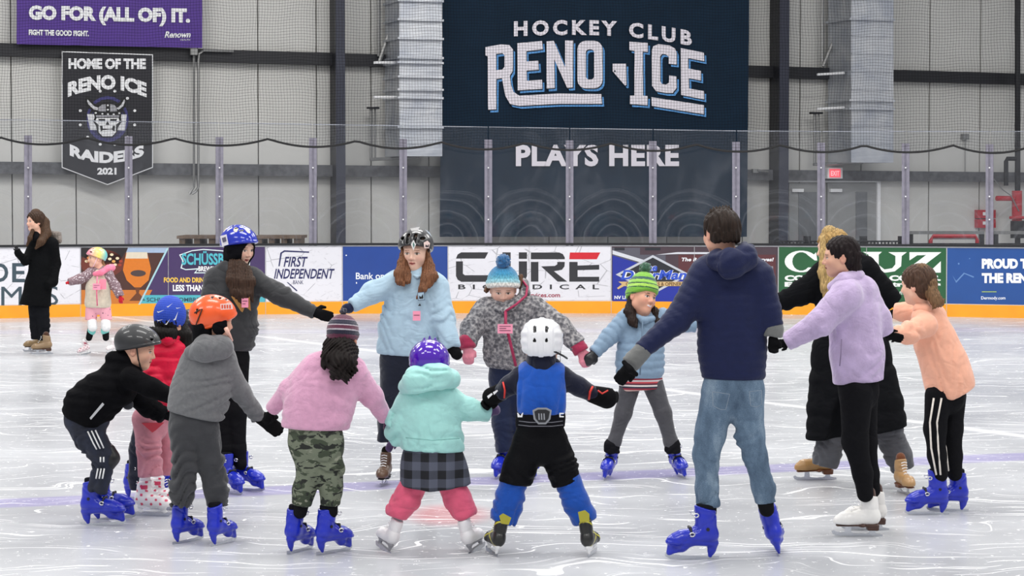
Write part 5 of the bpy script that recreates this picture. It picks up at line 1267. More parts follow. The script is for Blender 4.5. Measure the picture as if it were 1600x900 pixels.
qm = NT('camouflage_cotton'); v = qm.co('Object', (1, 1, 1.9)); n1 = qm.noise(v, 11, 3, .5, .6); n2 = qm.noise(qm.co('Object', (1, 1, 2.2), (5, 3, 1)), 15, 3, .5, .8)
c = qm.mix(qm.step(n1, .50, .52), srgb('6e7563'), srgb('3c4535')); c = qm.mix(qm.step(n2, .57, .59), c, srgb('20231f')); c = qm.mix(qm.step(n2, .36, .34), c, srgb('8d8f7e'))
qm.put(qm.b.inputs['Base Color'], c); qm.b.inputs['Roughness'].default_value = .85; qm.bump(qm.noise(qm.co('Object'), 120), .3, .004)
g.add('trousers', g.ch([(492, 664, 42), (494, 690, 42)], .03, q=.7).u(g.ch([(476, 690, 26), (485, 735, 20), (475, 765, 17), (471, 790, 16)], .03, FOLD(.045, .016, 3)), .02).u(g.ch([(512, 690, 25), (516, 735, 18), (517, 765, 16), (516, 790, 16)], .03, FOLD(.045, .016, 6)), .02), qm.m, .009)
g.add('sock', g.ch([(471, 788, 12), (469, 800, 11)], .01), cloth('black_leggings', '151518'), .009); g.add('sock', g.ch([(516, 788, 12), (517, 800, 11)], .01), cloth('black_leggings', '151518'), .009)
g.skate('rental', (468, 862), 152, 74, (.02, 0, 1)); g.skate('rental', (521, 864), 138, 76, (0, 0, 1))

# ---------- 8. girl in light blue sweatshirt
g = Fig('girl in a pale blue sweatshirt and a black stickered helmet facing the camera', (603, 758))
g.head(649, 395, 57, -12, 6, skin='ecc4ae', lip='c06c66', brow='8a5f48', eye='4a4a40', neck=(652, 430), nr=.048)
g.helmet('bike', '1a1a1d', '0a0a0b', grow=1.06, back=-.02, front=.052, rough=.3); g.strap()
for P, c in (([(642, 382), (646, 374.5), (650, 382), (646, 391)], 'e8e8e6'), ([(662, 379), (668, 376), (672, 380), (670, 388), (663, 388)], 'f0d6cf'), ([(641, 357), (656, 354.5), (653, 360), (643, 360.5)], 'e2e2df'), ([(664, 358), (671, 363), (675, 370), (669, 364)], 'c9d6e2')): g.decal([P], -.148 if P[0][1] > 370 else -.128, c, 'helmet_sticker')
g.decal([[(645, 381), (646, 378), (648, 383), (646, 387)]], -.151, '4a7a70', 'sticker_mark'); g.decal([[(664.5, 386), (665, 382), (668, 384), (670, 381), (670, 386)]], -.151, '2a2a2e', 'sticker_mark')
g.locks([[(632, 392, 6, -.02), (629, 410, 7, -.06), (625, 428, 9, -.10), (624, 440, 5, -.13), (630, 446, 2, -.14)], [(634, 400, 6, .0), (636, 420, 7, -.04), (638, 440, 4, -.13)], [(667, 394, 5, -.02), (671, 415, 7, -.05), (676, 432, 8, -.09), (672, 446, 3, -.12)], [(664, 415, 5, -.02), (666, 435, 8, -.10), (660, 452, 6, -.14), (652, 466, 2, -.16)], [(638, 415, 6, .02), (650, 430, 8, .0), (662, 425, 8, .0)]], '8c5e42')
m = cloth('pale_blue_sweat', 'a9c3d4', var=.05)
t = g.ch([(652, 446, 36), (646, 480, 42), (640, 520, 45), (637, 548, 46)], .06, FOLD(.11, .010, 3), q=.62).isect(g.cutrow(592, 553, 690, 558), .015)
t = t.u(g.ch([(628, 440, 16), (680, 444, 16)], .03), .04).u(g.ch([(620, 440, 18), (582, 458, 16, -.08), (549, 479, 11, -.16)], .03, FOLD(.06, .011, 2)), .04).u(g.ch([(684, 450, 18), (692, 496, 17, -.06), (706, 544, 13, -.14)], .03, FOLD(.06, .011, 6)), .04)
g.add('sweatshirt', t, m, .009)
g.add('neckband', g.ch([(640, 428, 2.5, -.05), (652, 433, 2.5, -.10), (666, 429, 2.5, -.05)], .01), m, .007)
g.decal([[(652, 457), (663, 456), (664, 469), (653, 470)]], -.20, '5f7288', 'chest_print'); g.decal([[(653, 458), (662, 457), (663, 468), (654, 469)]], -.202, 'a9c3d4', 'chest_print'); g.decal([[(655, 467), (655, 462), (658, 464), (661, 459), (661.5, 466.5)]], -.204, '14161c', 'chest_print'); g.decal([[(653, 478), (656, 474), (658, 478)]], -.206, '14161c', 'chest_print')
g.tag(645, 486, 657, 501, -.212, 1)
g.hand((551, 477), (532, 486), cloth('navy_knit', '1b2340'), 35, 1, adz=-.16, bdz=-.18, fat=1.45, mitten=True); g.hand((704, 546), (722, 562), cloth('black_glove', '111113'), 35, 1, adz=-.14, bdz=-.16, fat=1.4, mitten=True)
m = cloth('navy_cotton', '171c2c')
g.add('trousers', g.ch([(634, 545, 40), (634, 565, 40)], .03, q=.65).u(g.ch([(616, 565, 22), (612, 620, 18), (607, 655, 16), (604, 690, 14)], .03, FOLD(.06, .008, 2)), .02).u(g.ch([(656, 565, 22), (664, 640, 18), (666, 700, 15)], .03, FOLD()), .02), m, .009)
g.band([(596, 668, -.02), (604, 671, -.09), (614, 668, -.02)], 2.5, '3a2448', 'ankle_band')
g.skate('figure', (600, 758), -8, 62, (.02, 0, 1), ('5c4230', '1b1714')); g.skate('figure', (668, 757), 10, 62, (0, 0, 1), ('5c4230', '1b1714'))

# ---------- 10. mottled grey fleece, blue pompom hat
g = Fig('girl in a mottled grey fleece with pink zip and a blue pompom hat looking down', (800, 746))
g.head(786, 452, 55, 2, 20, skin='e3b8a4', lip='8f4a4a', brow='7a5a44', eye='3a2a22', neck=(790, 484), nr=.05)
def ombre(V):
    z = V[:, 2] - V[:, 1] * .5; st = [(-.02, 'ddd9d2'), (.032, 'e4e1da'), (.042, '9ac4cc'), (.07, '5da3b8'), (.10, '2f86ad'), (.15, '1d6a9a')]
    c = np.zeros((len(V), 3))
    for k in range(3): c[:, k] = np.interp(z, [s[0] for s in st], [rgb(s[1])[k] for s in st])
    return c * (1 + .22 * np.sin(V[:, 2] * 170 + 3 * np.sin(np.arctan2(V[:, 0], V[:, 1]) * 14)))[:, None]
g.beanie(ombre, '1d5f93', drop=.012, tall=.012, pomr=.046, tilt=.5, g=1.12)
g.locks([[(764, 444, 4, .02), (760, 454, 4, 0)], [(810, 446, 5, .02), (814, 432, 4, .03)]], '7d5c48')
qm = NT('mottled_fleece'); v = qm.co('Object'); n1 = qm.vor(v, 46); n2 = qm.noise(v, 40, 3, .6)
qm.put(qm.b.inputs['Base Color'], qm.ramp(qm.math('ADD', qm.math('MULTIPLY', n1, .45), n2), [(.52, srgb('4e4d52')), (.70, srgb('6f6e72')), (.95, srgb('a9a6a6'))])); qm.b.inputs['Roughness'].default_value = .9; qm.bump(n1, .6, .008); m = qm.m
t = g.ch([(796, 500, 36), (796, 515, 37), (797, 550, 38), (800, 572, 38)], .06, FOLD(.12, .008, 8), q=.68).isect(g.cutrow(762, 574, 840, 580), .015)
t = t.u(g.ch([(766, 482, 17), (828, 480, 17)], .03), .05).u(g.ch([(758, 484, 19), (737, 514, 17, -.08), (730, 538, 14, -.16)], .03, FOLD(.05, .008, 2)), .04).u(g.ch([(836, 482, 19), (874, 510, 17, -.08), (904, 540, 13, -.15)], .03, FOLD(.05, .008, 4)), .04)
g.add('fleece_jacket', t, m, .008)
g.add('collar', g.ch([(766, 470, 6, .02), (776, 482, 5, -.08), (790, 487, 5, -.12), (806, 474, 7, -.08), (820, 458, 8, .02), (818, 442, 8, .08)], .02), m, .007)
g.band([(790, 486, -.155), (790, 504, -.195), (796, 530, -.20), (806, 572, -.19)], 2.4, 'a3244f'); g.band([(790, 486, -.16), (806, 476, -.14), (822, 462, -.06), (824, 448, 0), (816, 438, .04)], 2.0, 'a3244f', 'collar_piping')
g.tag(777.5, 506.5, 801, 521, -.232, 3)
g.decal([[(811, 492), (821, 488), (822, 490), (814, 493), (813, 496), (811, 496)]], -.215, '55555a', 'chest_print')
mp = cloth('pink_glove', 'e08a9a'); md = cloth('raspberry_cuff', '9b2b4a')
g.add('glove_cuff', g.ch([(729, 534, 13, -.16), (731, 545, 13.5, -.17)], .01, FOLD(.03, .003)), md, .007); g.hand((730, 544), (733, 574), mp, 30, 1, adz=-.18, bdz=-.2, fat=1.35, mitten=True)
g.add('glove_cuff', g.ch([(901, 538, 12, -.15), (909, 550, 13, -.16)], .01, FOLD(.03, .003)), md, .007); g.hand((908, 550), (920, 578), mp, 30, 1, adz=-.16, bdz=-.18, fat=1.35, mitten=True)
g.add('trousers', g.ch([(798, 570, 34), (798, 590, 34)], .03, q=.7).u(g.ch([(784, 590, 20), (786, 660, 17), (790, 705, 14)], .03, FOLD(.06, .008, 2)), .02).u(g.ch([(814, 590, 20), (820, 660, 17), (824, 708, 14)], .03, FOLD()), .02), cloth('deep_navy_cotton', '1a2440'), .009)
g.skate('rental', (784, 746), -20, 60); g.skate('rental', (826, 746), 20, 60)

# ---------- 12. green hat girl
g = Fig('smiling girl in a green striped pompom hat and light blue puffer jacket', (1005, 748))
g.head(1003, 465, 54, 40, 0, -14, skin='dca389', lip='d98b84', brow='2c1d18', eye='20150f', neck=(1006, 496), nr=.046, smile=True)
def gstr(V):
    z = V[:, 2]; c = np.tile(rgb('7ab83a'), (len(V), 1)); q_ = z - V[:, 1] * .1
    for a, b, k in ((.01, .016, '2a5a3a'), (.05, .058, '2a5a3a'), (.058, .078, 'a9d85a'), (.078, .086, '2c4a44'), (.108, .128, '3a5f58'), (.09, .108, '9ccf58')): c[(q_ >= a) & (q_ < b)] = rgb(k)
    return c
g.beanie(gstr, '2f5d45', drop=.014, tilt=.4, tall=.03, pomr=.036)
g.locks([[(987, 468, 7, .0), (984, 488, 9, -.04), (989, 503, 7, -.09), (994, 510, 3, -.12)], [(1019, 480, 5, .02), (1025, 490, 7, -.02), (1029, 504, 5, -.06), (1028, 512, 2, -.08)], [(996, 478, 8, .06), (1006, 492, 10, .06), (1016, 494, 8, .05)]], '2e201b')
m = cloth('ice_blue_nylon', '8199b0', .55, bump=(60, .3, .005), sheen=.1, wrinkle=.15)
t = g.ch([(1008, 512, 25), (1002, 532, 31), (1000, 560, 35), (1000, 580, 36)], .05, PUFF(.055, .012), q=.7).isect(g.cutrow(960, 588, 1038, 592), .015)
t = t.u(g.ch([(986, 500, 12), (1030, 502, 12)], .03, PUFF()), .04).u(g.ch([(980, 496, 15), (952, 526, 13, -.05), (928, 552, 10, -.1)], .02, PUFF(.05, .010)), .03).u(g.ch([(1036, 496, 15), (1062, 506, 13), (1088, 508, 11, .0)], .02, PUFF(.05, .010)), .03)
g.add('puffer_jacket', t, m, .0085); g.add('collar', g.ch([(994, 494, 5, -.04), (1006, 501, 5, -.10), (1020, 498, 5, -.06)], .02), m, .007)
g.band([(1004, 502, -.135), (1002, 545, -.165), (1000, 586, -.175)], 1.1, '5d7388')
g.hand((929, 551), (912, 572), M_BLACKP, 35, 1, adz=-.1, bdz=-.14, fat=1.4, mitten=True); g.hand((1088, 508), (1106, 514), cloth('black_glove', '111113'), 30, 1)
qm = NT('striped_knit'); z = qm.sep(qm.co('Object'))[2]; fz = g.p(1019, 600)[2]; 
st = ['c9c2c4', '8c2c3c', 'ded8d4', '2a2c3e', 'c9a6a0', '8c2c3c', '2a2c3e', 'd9d2ce', '5a2a3a', 'c24a52']
qm.put(qm.b.inputs['Base Color'], qm.ramp(qm.math('FRACT', qm.math('MULTIPLY', z, 9)), [(i / 10, srgb(c)) for i, c in enumerate(st)], 'CONSTANT')); qm.b.inputs['Roughness'].default_value = .9
g.add('skirt', g.ch([(1001, 588, 34), (1002, 612, 35)], .02, q=.65).isect(g.cutrow(960, 612, 1038, 606), .01), qm.m, .008)
m = cloth('grey_tights', '4b4b50')
g.add('tights', g.ch([(985, 600, 17), (974, 645, 13), (960, 690, 10), (956, 700, 10)], .03).u(g.ch([(1020, 600, 17), (1036, 645, 13), (1048, 690, 10.5), (1050, 700, 10)], .03), .01), m, .008)
for x in (956, 1051): g.add('leg_warmer', g.ch([(x, 695, 12), (x, 708, 12.5)], .02, FOLD(.03, .006)), cloth('black_knit', '17171b'), .008)
g.skate('rental', (949, 748), -14, 58, (.12, 0, 1)); g.skate('rental', (1064, 746), 12, 58, (-.2, 0, 1))

# ---------- 14. blonde woman in black coat
g = Fig('blonde woman in a long black coat and grey trousers behind the lilac fleece', (1330, 762))
g.head(1300, 390, 54, -75, 5, skin='e8bda6', neck=(1314, 425), nr=.05)
g.cap_hair('c9a467', big=1.06)
g.locks([[(1296, 364, 12, 0), (1308, 380, 16, .04), (1312, 400, 14, .02), (1300, 425, 9, -.1), (1290, 450, 6, -.15), (1287, 464, 2, -.15)], [(1286, 372, 5, -.06), (1286, 396, 5, -.10), (1284, 425, 6, -.14), (1287, 450, 4, -.16)]], 'cfae74')
m = cloth('black_down', '101114', sheen=.1)
t = g.ch([(1320, 430, 38), (1325, 480, 48), (1330, 560, 58), (1335, 620, 70), (1339, 672, 80)], .06, PUFF(.10, .014), q=.7)
t = t.isect(g.cutrow(1250, 690, 1425, 664), .02)
t = t.cut(seg(g.p(1316, 700, -.4), g.p(1300, 640, -.4), .11, .02), .01).cut(chain([g.n(1316, 720, 30, -.2), g.n(1322, 650, 20, -.2), g.n(1320, 600, 4, -.2)], .02), .02)
t = t.u(g.ch([(1292, 428, 22), (1345, 424, 22)], .03), .05).u(g.ch([(1290, 430, 22), (1255, 456, 19, 0), (1220, 473, 15, 0)], .03, FOLD(.07, .012, 3)), .04).u(g.ch([(1350, 422, 22), (1376, 452, 19), (1398, 474, 16)], .03, PUFF(.07, .01)), .04)
g.add('coat', t, m, .012); g.add('hood', g.ch([(1318, 418, 12), (1340, 408, 15, .05), (1352, 416, 12, .05)], .02, PUFF()), m, .01)
g.hand((1221, 473), (1200, 486), cloth('black_glove', '111113'), 25, 1, fat=1.2); g.hand((1398, 476), (1412, 494), cloth('black_glove', '111113'), 25, 1, fat=1.1)
m = cloth('grey_wool', '505156')
g.add('trousers', g.ch([(1330, 600, 40), (1330, 620, 40)], .03, q=.6).u(g.ch([(1308, 620, 26), (1300, 670, 22), (1293, 710, 20), (1288, 728, 20)], .03, FOLD(.08, .010, 2)), .02).u(g.ch([(1355, 620, 26), (1385, 670, 23), (1404, 710, 20), (1412, 734, 18)], .03, FOLD(.08, .012, 5)), .02), m, .01)
g.skate('figure', (1274, 750), -84, 70, (0, 0, 1), ('a8804f', '6a3d24')); g.skate('figure', (1414, 772), 12, 66, (-.05, 0, 1), ('b08a5c', '6a3d24'))

# ---------- 16. girl in peach sweater
g = Fig('girl with a ponytail in a peach sweater and white-striped black leggings', (1472, 803))
g.head(1433, 447, 57, -122, 6, skin='e6b79e', neck=(1442, 482), nr=.045)
g.cap_hair('5c4436', big=1.05)
g.locks([[(1440, 425, 14, -.02), (1452, 445, 12, -.05), (1456, 458, 9, -.08), (1462, 466, 8, -.1), (1470, 474, 4, -.1), (1475, 468, 1.5, -.1)], [(1456, 460, 7, -.08), (1462, 474, 5, -.12), (1458, 482, 2, -.12)]], '8a6a4c')
m = cloth('peach_knit', 'eeb095', var=.04)
t = g.ch([(1452, 502, 27), (1462, 535, 31), (1476, 570, 34), (1484, 600, 35), (1486, 620, 34)], .06, FOLD(.12, .010, 3), q=.85)
t = t.isect(g.cutrow(1446, 612, 1490, 626), .012).isect(g.cutrow(1478, 626, 1520, 605), .012)
t = t.u(g.ch([(1440, 494, 15, -.05), (1462, 492, 16, .05)], .03), .04).u(g.ch([(1444, 496, 18, .12), (1416, 488, 15, .2), (1396, 486, 13, .22)], .03, FOLD(.06, .010, 2)), .03).u(g.ch([(1446, 508, 19, -.12), (1420, 520, 15, -.2), (1398, 524, 12, -.22)], .03, FOLD(.06, .012, 5)), .03)
g.add('sweater', t, m, .0085); g.add('collar', g.ch([(1434, 482, 8, -.05), (1446, 484, 9, -.06), (1456, 482, 8, 0)], .02), m, .007)
g.hand((1396, 487), (1378, 495), cloth('black_glove', '111113'), 30, 1, adz=.22, bdz=.22); g.hand((1399, 524), (1378, 530), cloth('black_glove', '111113'), 30, 1, adz=-.22, bdz=-.22)
m = cloth('black_leggings', '151518')
g.add('leggings', g.ch([(1480, 605, 30), (1478, 620, 29)], .03, q=.8).u(g.ch([(1466, 618, 21, -.04), (1461, 670, 17, -.04), (1464, 712, 14, -.04), (1469, 742, 12, -.04)], .03), .02).u(g.ch([(1490, 618, 20, .06), (1488, 670, 16, .06), (1490, 712, 13, .06), (1492, 740, 12, .06)], .03), .02), m, .009)
for dx in (0, 11): g.band([(1459 + dx * 1.1, 622, -.125), (1453 + dx, 660, -.112), (1455 + dx, 700, -.10), (1463 + dx * .6, 742, -.09)], 1.5, 'ece4da', 'side_stripe')
g.band([(1472, 675, -.06), (1478, 700, -.05), (1482, 736, -.04)], 1.3, 'ece4da', 'side_stripe')
g.skate('rental', (1450, 804), -86, 70, (.02, 0, 1)); g.skate('rental', (1482, 799), -88, 66, (.04, 0, 1))

# ---------- 15. girl in lilac fleece
g = Fig('girl with dark tied hair in a lilac fleece and white figure skates', (1345, 838))
g.head(1313, 403, 60, -93, 4, skin='d8a78e', lip='b06a62', neck=(1330, 440), nr=.048)
g.cap_hair('241a1b', big=1.0)
g.locks([[(1322, 382, 14, -.02), (1334, 400, 11, -.03), (1336, 418, 9, -.03), (1328, 430, 8, -.03), (1320, 442, 5, -.04)]], '221718')
m = cloth('lilac_fleece', 'bda9cc', var=.12, vs=14, bump=(70, .7, .006), sheen=.5)
t = g.ch([(1334, 462, 34), (1336, 500, 36), (1338, 550, 38), (1340, 590, 39)], .06, FOLD(.12, .012, 6), q=.75).isect(g.cutrow(1300, 602, 1380, 594), .015)
t = t.u(g.ch([(1322, 452, 17, -.06), (1352, 450, 17, .04)], .03), .05).u(g.ch([(1322, 462, 26, -.1), (1280, 505, 20, -.12), (1228, 535, 14, -.08)], .03, FOLD(.08, .013, 2)), .04).u(g.ch([(1354, 466, 22, .06), (1374, 498, 18, .08), (1384, 522, 14, .1)], .03, FOLD(.06, .010, 5)), .04)
g.add('fleece_jacket', t, m, .009); g.add('collar', g.ch([(1300, 448, 8, -.04), (1318, 438, 11, -.08), (1338, 432, 10, -.04), (1344, 430, 8, .02)], .02, FOLD(.1, .005)), m, .008)
g.band([(1315, 530, -.19), (1314, 552, -.20), (1312, 572, -.20)], .9, '7d6c8c', 'pocket_zip')
g.hand((1232, 534), (1206, 540), cloth('black_glove', '111113'), 25, 1, adz=-.08, bdz=-.05, fat=1.1); g.hand((1386, 524), (1412, 530), cloth('black_glove', '111113'), 20, 1, adz=.1, bdz=.12)
m = cloth('black_leggings', '151518')
g.add('leggings', g.ch([(1340, 590, 33), (1342, 612, 32)], .03, q=.75).u(g.ch([(1338, 615, 26, -.04), (1336, 690, 20, -.04), (1348, 740, 15, -.04), (1352, 772, 13, -.04)], .03), .02).u(g.ch([(1350, 615, 22, .08), (1354, 690, 16, .08), (1360, 740, 13, .08), (1364, 766, 12, .08)], .03), .02), m, .009)
g.skate('figure', (1340, 838), -88, 82, (.04, 0, 1), ('eeece8', '4a2f26')); g.skate('figure', (1352, 828), -88, 78, (.04, 0, 1), ('e6e3df', '4a2f26'))

# ---------- 9. mint jacket, purple helmet
g = Fig('small child in a purple helmet, mint jacket, plaid skirt and pink leggings', (672, 862))
g.head(671, 573, 64, 178, 10, skin='d9a78c', neck=(668, 605), nr=.05)
def dots(V):
    c = np.tile(rgb('4a16a8'), (len(V), 1)); a = np.arctan2(V[:, 0], V[:, 1]); m = (np.sin(a * 17) * np.sin(V[:, 2] * 150 + a * 4) > .78) & (V[:, 2] > .07); c[m] = rgb('e6dcf6'); return c
g.helmet('skate', '4a16a8', '180a30', grow=1.12, back=-.03, front=.03, col=dots, rough=.12, holes=[])
for x in (-.03, 0, .03): g.onhead('helmet_spike', seg((x, .0, .145), (x, .0, .172 - abs(x) * .3), .013, .004), vplastic('helmet_shell_12', .12), .0045, flatc('3a108a'))
g.liner()
m = cloth('mint_nylon', 'a6dcd6', .5, bump=(45, .3, .006), sheen=.15, var=.05)
t = g.ch([(670, 628, 40), (670, 655, 42), (674, 685, 44), (676, 700, 45)], .06, FOLD(.13, .012, 2), q=.72).isect(g.cutrow(628, 702, 726, 706), .012)
t = t.u(g.ch([(646, 622, 18), (696, 620, 18)], .03), .05).u(g.ch([(638, 628, 19), (624, 660, 19, .02), (616, 688, 16, .06)], .03, FOLD(.06, .013, 3)), .03).u(g.ch([(702, 624, 18), (732, 640, 17, .03), (766, 646, 14, .06)], .03, FOLD(.07, .013, 4)), .03)
g.add('jacket', t, m, .0085)
g.add('hood', g.ch([(636, 604, 14, -.04), (652, 594, 20, -.12, .7), (684, 588, 20, -.12, .7), (704, 592, 14, -.05), (712, 598, 8, 0)], .03, FOLD(.13, .010, 5)), m, .008)
g.band([(634, 684, -.17), (676, 688, -.195), (718, 685, -.17)], .9, '7fb8b2', 'hem_seam')
g.hand((766, 646), (784, 636), cloth('purple_mitten', '5f4a70'), 25, 1, adz=.06, bdz=.1, fat=1.2, mitten=True); g.hand((614, 688), (606, 704), cloth('purple_mitten', '5f4a70'), 25, 1, adz=.1, bdz=.14, fat=1.1)
qm = NT('plaid_wool'); xx, yy, zz_ = qm.sep(qm.co('Object'))
def stripe(v, fr, w): return qm.math('LESS_THAN', qm.math('FRACT', qm.math('MULTIPLY', v, fr)), w)
a = stripe(xx, 11, .5); b = stripe(zz_, 11, .5); c1 = qm.mix(qm.math('MULTIPLY', qm.math('ADD', a, b), .5), srgb('15161c'), srgb('555968')); qm.put(qm.b.inputs['Base Color'], c1); qm.b.inputs['Roughness'].default_value = .9; qm.bump(qm.noise(qm.co('Object'), 200), .3, .003)
g.add('skirt', g.ch([(676, 702, 42), (676, 730, 49), (677, 758, 57)], .05, q=.7).disp(lambda X, Y, Z: .010 * np.sin(X * 60) * np.clip((g.p(0, 700)[2] - Z) * 6, 0, 1)).isect(g.cutrow(618, 756, 680, 765), .008).isect(g.cutrow(670, 765, 734, 757), .008), qm.m, .0085)
m = cloth('coral_leggings', 'e0607e')
g.add('leggings', g.ch([(650, 750, 21), (636, 780, 20), (622, 800, 17), (619, 808, 13)], .03, FOLD(.05, .013, 2)).u(g.ch([(702, 750, 21), (716, 780, 20), (727, 800, 17), (730, 808, 13)], .03, FOLD(.05, .013, 6)), .01), m, .0085)
g.skate('soft', (598, 860), -152, 70, (.36, 0, 1), ('e4e2e4', '8a8a90')); g.skate('soft', (746, 861), 155, 70, (-.32, 0, 1), ('e4e2e4', '8a8a90'))

# ---------- 11. hockey kid
g = Fig('child in a white hockey helmet, bright blue vest and black padded trousers', (845, 866))
g.head(847, 545, 68, 176, 6, skin='d9a78c', neck=(846, 575), nr=.05)
g.helmet('hockey', 'e9e9ec', '111114', grow=1.04, back=-.045, front=.045, rough=.25); g.add('neck_guard', g.ch([(846, 560, 23, -.02), (846, 576, 26)], .02), cloth('navy_jersey', '10142a'), .008)
for k in range(7):
    z = .02 - k * .02; g.onhead('cage_wire', chain([((-.095, .05, z), .0025), ((-.06, .11, z), .0025), ((0, .13, z), .0025), ((.06, .11, z), .0025), ((.095, .05, z), .0025)], .002), mat('cage_wire', '2a2a2e', .4), .004)
for x in (-.095, -.05, 0, .05, .095): g.onhead('cage_wire', chain([((x, .055 + .075 * (1 - abs(x) / .095), .03), .0028), ((x * .95, .06 + .075 * (1 - abs(x) / .095), -.1), .0028)], .002), mat('cage_wire', '2a2a2e', .4), .004)
g.decal([[(862, 538), (865, 533), (868, 539), (865, 541)]], -.125, 'b03a4a', 'helmet_sticker')
g.band([(858, 547, -.13), (868, 550, -.12), (880, 556, -.05), (886, 560, .05)], 1.6, '121214', 'helmet_strap')
nv = cloth('navy_jersey', '10142a')
t = g.ch([(846, 586, 28), (846, 612, 32), (845, 645, 33)], .05, q=.6).u(g.ch([(822, 588, 14), (872, 588, 14)], .03), .03).u(g.ch([(812, 588, 15), (796, 602, 14, .04), (780, 616, 13, .08)], .03, FOLD(.05, .01, 2)), .04).u(g.ch([(880, 588, 15), (904, 604, 14, .04), (928, 617, 13, .08)], .03, FOLD(.05, .01, 4)), .04).u(g.ch([(836, 572, 16), (860, 572, 16)], .03), .03)
g.add('jersey', t, nv, .0085)
g.add('vest', g.ch([(846, 596, 38), (846, 615, 39), (845, 650, 38)], .05, FOLD(.14, .008, 3), q=.78).u(g.ch([(822, 581, 14), (870, 581, 14)], .02, q=1.3), .04).isect(halfsp(g.p(884.5, 600), (1, 0, 0)), .01).isect(halfsp(g.p(807.5, 600), (-1, 0, 0)), .01).isect(g.cutrow(800, 646, 890, 647), .01), cloth('bright_blue_mesh', '1352b4', .6), .008)
g.add('belt', g.ch([(845, 652, 39), (844, 662, 39)], .02, q=.72).isect(g.cutrow(800, 668, 890, 668), .006).isect(halfsp(g.p(845, 643), (0, 0, 1)), .006), cloth('black_belt', '15151a'), .008)
g.decal([[(832, 641), (840, 637), (854, 637), (862, 641), (860, 655), (853, 663), (841, 663), (834, 655)]], -.158, '8e9096', 'belt_emblem'); g.decal([[(835, 643), (841, 640), (853, 640), (859, 643), (857, 654), (852, 660), (842, 660), (837, 654)]], -.161, '17171b', 'belt_emblem')
for x in (841, 845, 849): g.decal([[(x, 646), (x + 2, 646), (x + 2.5, 656), (x + .5, 656)]], -.164, '8e9096', 'belt_emblem')
g.decal([[(808, 645), (809.5, 645), (813, 650), (816, 645), (817.5, 645), (816, 652), (814.5, 652), (813.2, 652), (811, 652), (809, 652)]], -.10, 'ececee', 'belt_letter'); g.decal([[(874, 645), (881, 645), (881, 647), (876, 647), (876, 650), (881, 650), (881, 652), (874, 652)]], -.10, 'ececee', 'belt_letter')
for a, b, c_, dd in ((810, 845, 880, 664), (811, 845, 879, 658)): g.band([(a, dd, -.09), (828, dd + 2, -.14), (b, dd + 2, -.155), (862, dd + 2, -.14), (c_, dd, -.09)], .7, '6c6c74', 'belt_seam')
bk = cloth('black_nylon', '0e0e11', .6)
g.add('trousers', g.ch([(844, 668, 37), (844, 690, 39)], .03, q=.75).u(g.ch([(825, 690, 24), (812, 730, 25), (804, 756, 26)], .03, FOLD(.08, .010, 2)), .02).u(g.ch([(864, 690, 24), (878, 730, 23), (886, 754, 23)], .03, FOLD(.08, .010, 4)), .02).isect(g.cutrow(770, 750, 840, 762), .01).isect(g.cutrow(850, 766, 912, 752), .01), bk, .009)
bs = cloth('bright_blue_sock', '0f4aa6', .6)
g.add('hockey_sock', g.ch([(802, 752, 22), (795, 785, 21), (788, 808, 20), (786, 816, 19)], .03, FOLD(.07, .010, 3)).isect(g.cutrow(762, 812, 808, 828), .01), bs, .0085); g.add('hockey_sock', g.ch([(888, 752, 21), (900, 785, 20), (912, 808, 19), (915, 816, 18)], .03, FOLD(.07, .01, 5)).isect(g.cutrow(892, 828, 938, 808), .01), bs, .0085)
gl = cloth('black_glove', '111113')
g.add('glove_cuff', g.ch([(786, 611, 14, .08), (768, 620, 15, .1)], .02), gl, .008); g.hand((772, 618), (752, 640), gl, 35, 1, adz=.1, bdz=.12, fat=1.6)
g.band([(786, 597, .0), (789, 610, -.02), (788, 622, .0)], 1.5, 'd8352a', 'red_trim'); g.decal([[(761, 619), (768, 614), (770, 616), (765, 621), (763, 623)], [(770, 613), (777, 609), (778, 611), (772, 617)]], .01, 'ececee', 'glove_print')
g.add('glove_cuff', g.ch([(926, 616, 14, .08), (948, 622, 17, .1)], .02), gl, .008); g.hand((945, 622), (975, 620), gl, 35, 1, adz=.1, bdz=.12, fat=1.6)
g.band([(920, 624, .03), (922, 612, .0), (926, 604, .02)], 1.8, 'd8352a', 'red_trim'); g.band([(934, 610, .01), (941, 615, .01), (950, 610, .02)], 1.4, 'd8352a', 'red_trim')
for at_, yw, up in (((768, 866), -162, (.22, 0, 1)), ((926, 867), 165, (-.16, 0, 1))):
    g.skate('hockey', at_, yw, 72, up, ('191918', 'e9e9ea', 'c9c23a'))
g.decal([[(780, 806), (786, 802), (799, 809), (795, 820), (783, 818)]], -.135, 'a8a02e', 'skate_tongue'); g.decal([[(903, 800), (914, 797), (921, 803), (921, 815), (906, 816)]], -.13, 'a8a02e', 'skate_tongue')

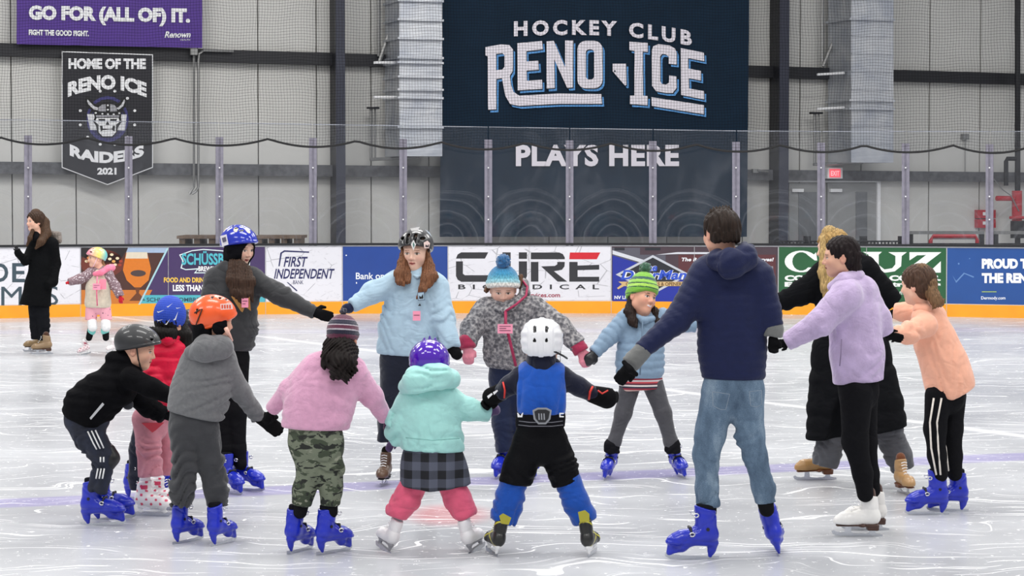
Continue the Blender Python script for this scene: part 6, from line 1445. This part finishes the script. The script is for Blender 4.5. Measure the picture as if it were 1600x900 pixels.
# ---------- 13. tall man in navy
g = Fig('tall man in a navy quilted jacket and faded blue jeans seen from behind', (1150, 872))
g.head(1126, 366, 68, -152, 4, skin='dba78e', neck=(1134, 400), nr=.052)
g.cap_hair('33261f', short=True, big=1.04)
g.locks([[(1118, 334, 10, 0), (1134, 332, 9, 0), (1146, 345, 7, 0)]], '36281f', amp=.006, name='hair_crown')
m = cloth('navy_quilted', '131b40', .6, bump=(60, .3, .006), sheen=.1, wrinkle=.12)
t = g.ch([(1142, 432, 46), (1142, 480, 49), (1144, 540, 49), (1146, 585, 50)], .06, PUFF(.046, .006), q=.62).isect(g.cutrow(1090, 591, 1200, 594), .015)
t = t.u(g.ch([(1112, 425, 25), (1178, 425, 25)], .03, FOLD(.1, .008)), .05).u(g.ch([(1102, 434, 28), (1058, 500, 20, -.06), (1002, 548, 14, -.12)], .03, PUFF(.05, .006)), .05).u(g.ch([(1184, 434, 27), (1200, 484, 19, -.02), (1209, 512, 16, -.04)], .03, PUFF(.05, .006)), .05)
g.add('jacket', t, m, .009)
g.add('hood', g.ch([(1124, 396, 11, -.02), (1120, 406, 14, -.08), (1144, 412, 22, -.15, .6), (1164, 404, 18, -.12, .7), (1166, 388, 12, -.02)], .03, FOLD(.12, .008, 4)).u(g.ch([(1120, 400, 12, 0), (1166, 398, 12, 0)], .02), .03), m, .008)
gc = cloth('grey_cuff', '6a6b6a'); gl = cloth('black_glove', '111113')
g.add('glove_cuff', g.ch([(1004, 548, 14.5, -.12), (984, 570, 15, -.14)], .02, FOLD(.04, .006)), gc, .008); g.hand((984, 572), (962, 604), gl, 28, 1, adz=-.14, bdz=-.16, fat=1.35)
g.add('wrist_strap', g.ch([(975, 566, 4, -.22), (984, 578, 5, -.24), (994, 585, 4, -.2)], .01), gl, .007)
g.add('glove_cuff', g.ch([(1209, 514, 16, -.04), (1207, 526, 16, -.04)], .02, FOLD(.04, .006)), gc, .008); g.hand((1208, 530), (1208, 556), gl, 40, 1, adz=-.05, bdz=-.03, fat=1.7)
qm = NT('faded_denim'); v = qm.co('Object', (1, 1, .45)); n1 = qm.noise(v, 7, 4, .6); n2 = qm.noise(qm.co('Object'), 260, 2)
qm.put(qm.b.inputs['Base Color'], qm.ramp(qm.math('MULTIPLY_ADD', n2, .3, qm.math('MULTIPLY', n1, .85)), [(.42, srgb('3d5065')), (.6, srgb('5d7389')), (.78, srgb('8ea1b1'))])); qm.b.inputs['Roughness'].default_value = .85; qm.bump(n2, .3, .003)
jn = g.ch([(1146, 585, 46), (1146, 606, 46)], .03, q=.62).u(g.ch([(1124, 615, 28), (1110, 680, 23), (1103, 710, 20), (1106, 760, 17), (1107, 792, 17)], .03, FOLD(.07, .012, 2)), .03).u(g.ch([(1166, 612, 28), (1172, 680, 22), (1180, 712, 18), (1192, 760, 17), (1196, 786, 16)], .03, FOLD(.07, .012, 5)), .03)
jo = g.add('jeans', jn, qm.m, .009)
for P in ([(1113, 612), (1140, 616), (1134, 640), (1126, 640), (1114, 634), (1113, 612)], [(1171, 612), (1190, 610), (1190, 632), (1182, 636), (1173, 634), (1171, 612)]): g.band([(x, y, -.120 - .02 * (1 - abs(y - 622) / 16)) for x, y in P], .55, '7f8b98', 'pocket_seam')
g.add('sock', g.ch([(1107, 790, 13), (1108, 800, 12)], .01), cloth('black_leggings', '151518'), .008); g.add('sock', g.ch([(1196, 786, 13), (1198, 796, 12)], .01), cloth('black_leggings', '151518'), .008)
g.skate('rental', (1083, 874), -84, 85, (.05, 0, 1)); g.skate('rental', (1219, 864), 172, 82, (-.28, 0, 1))
print('TRIS', TRIS[0])
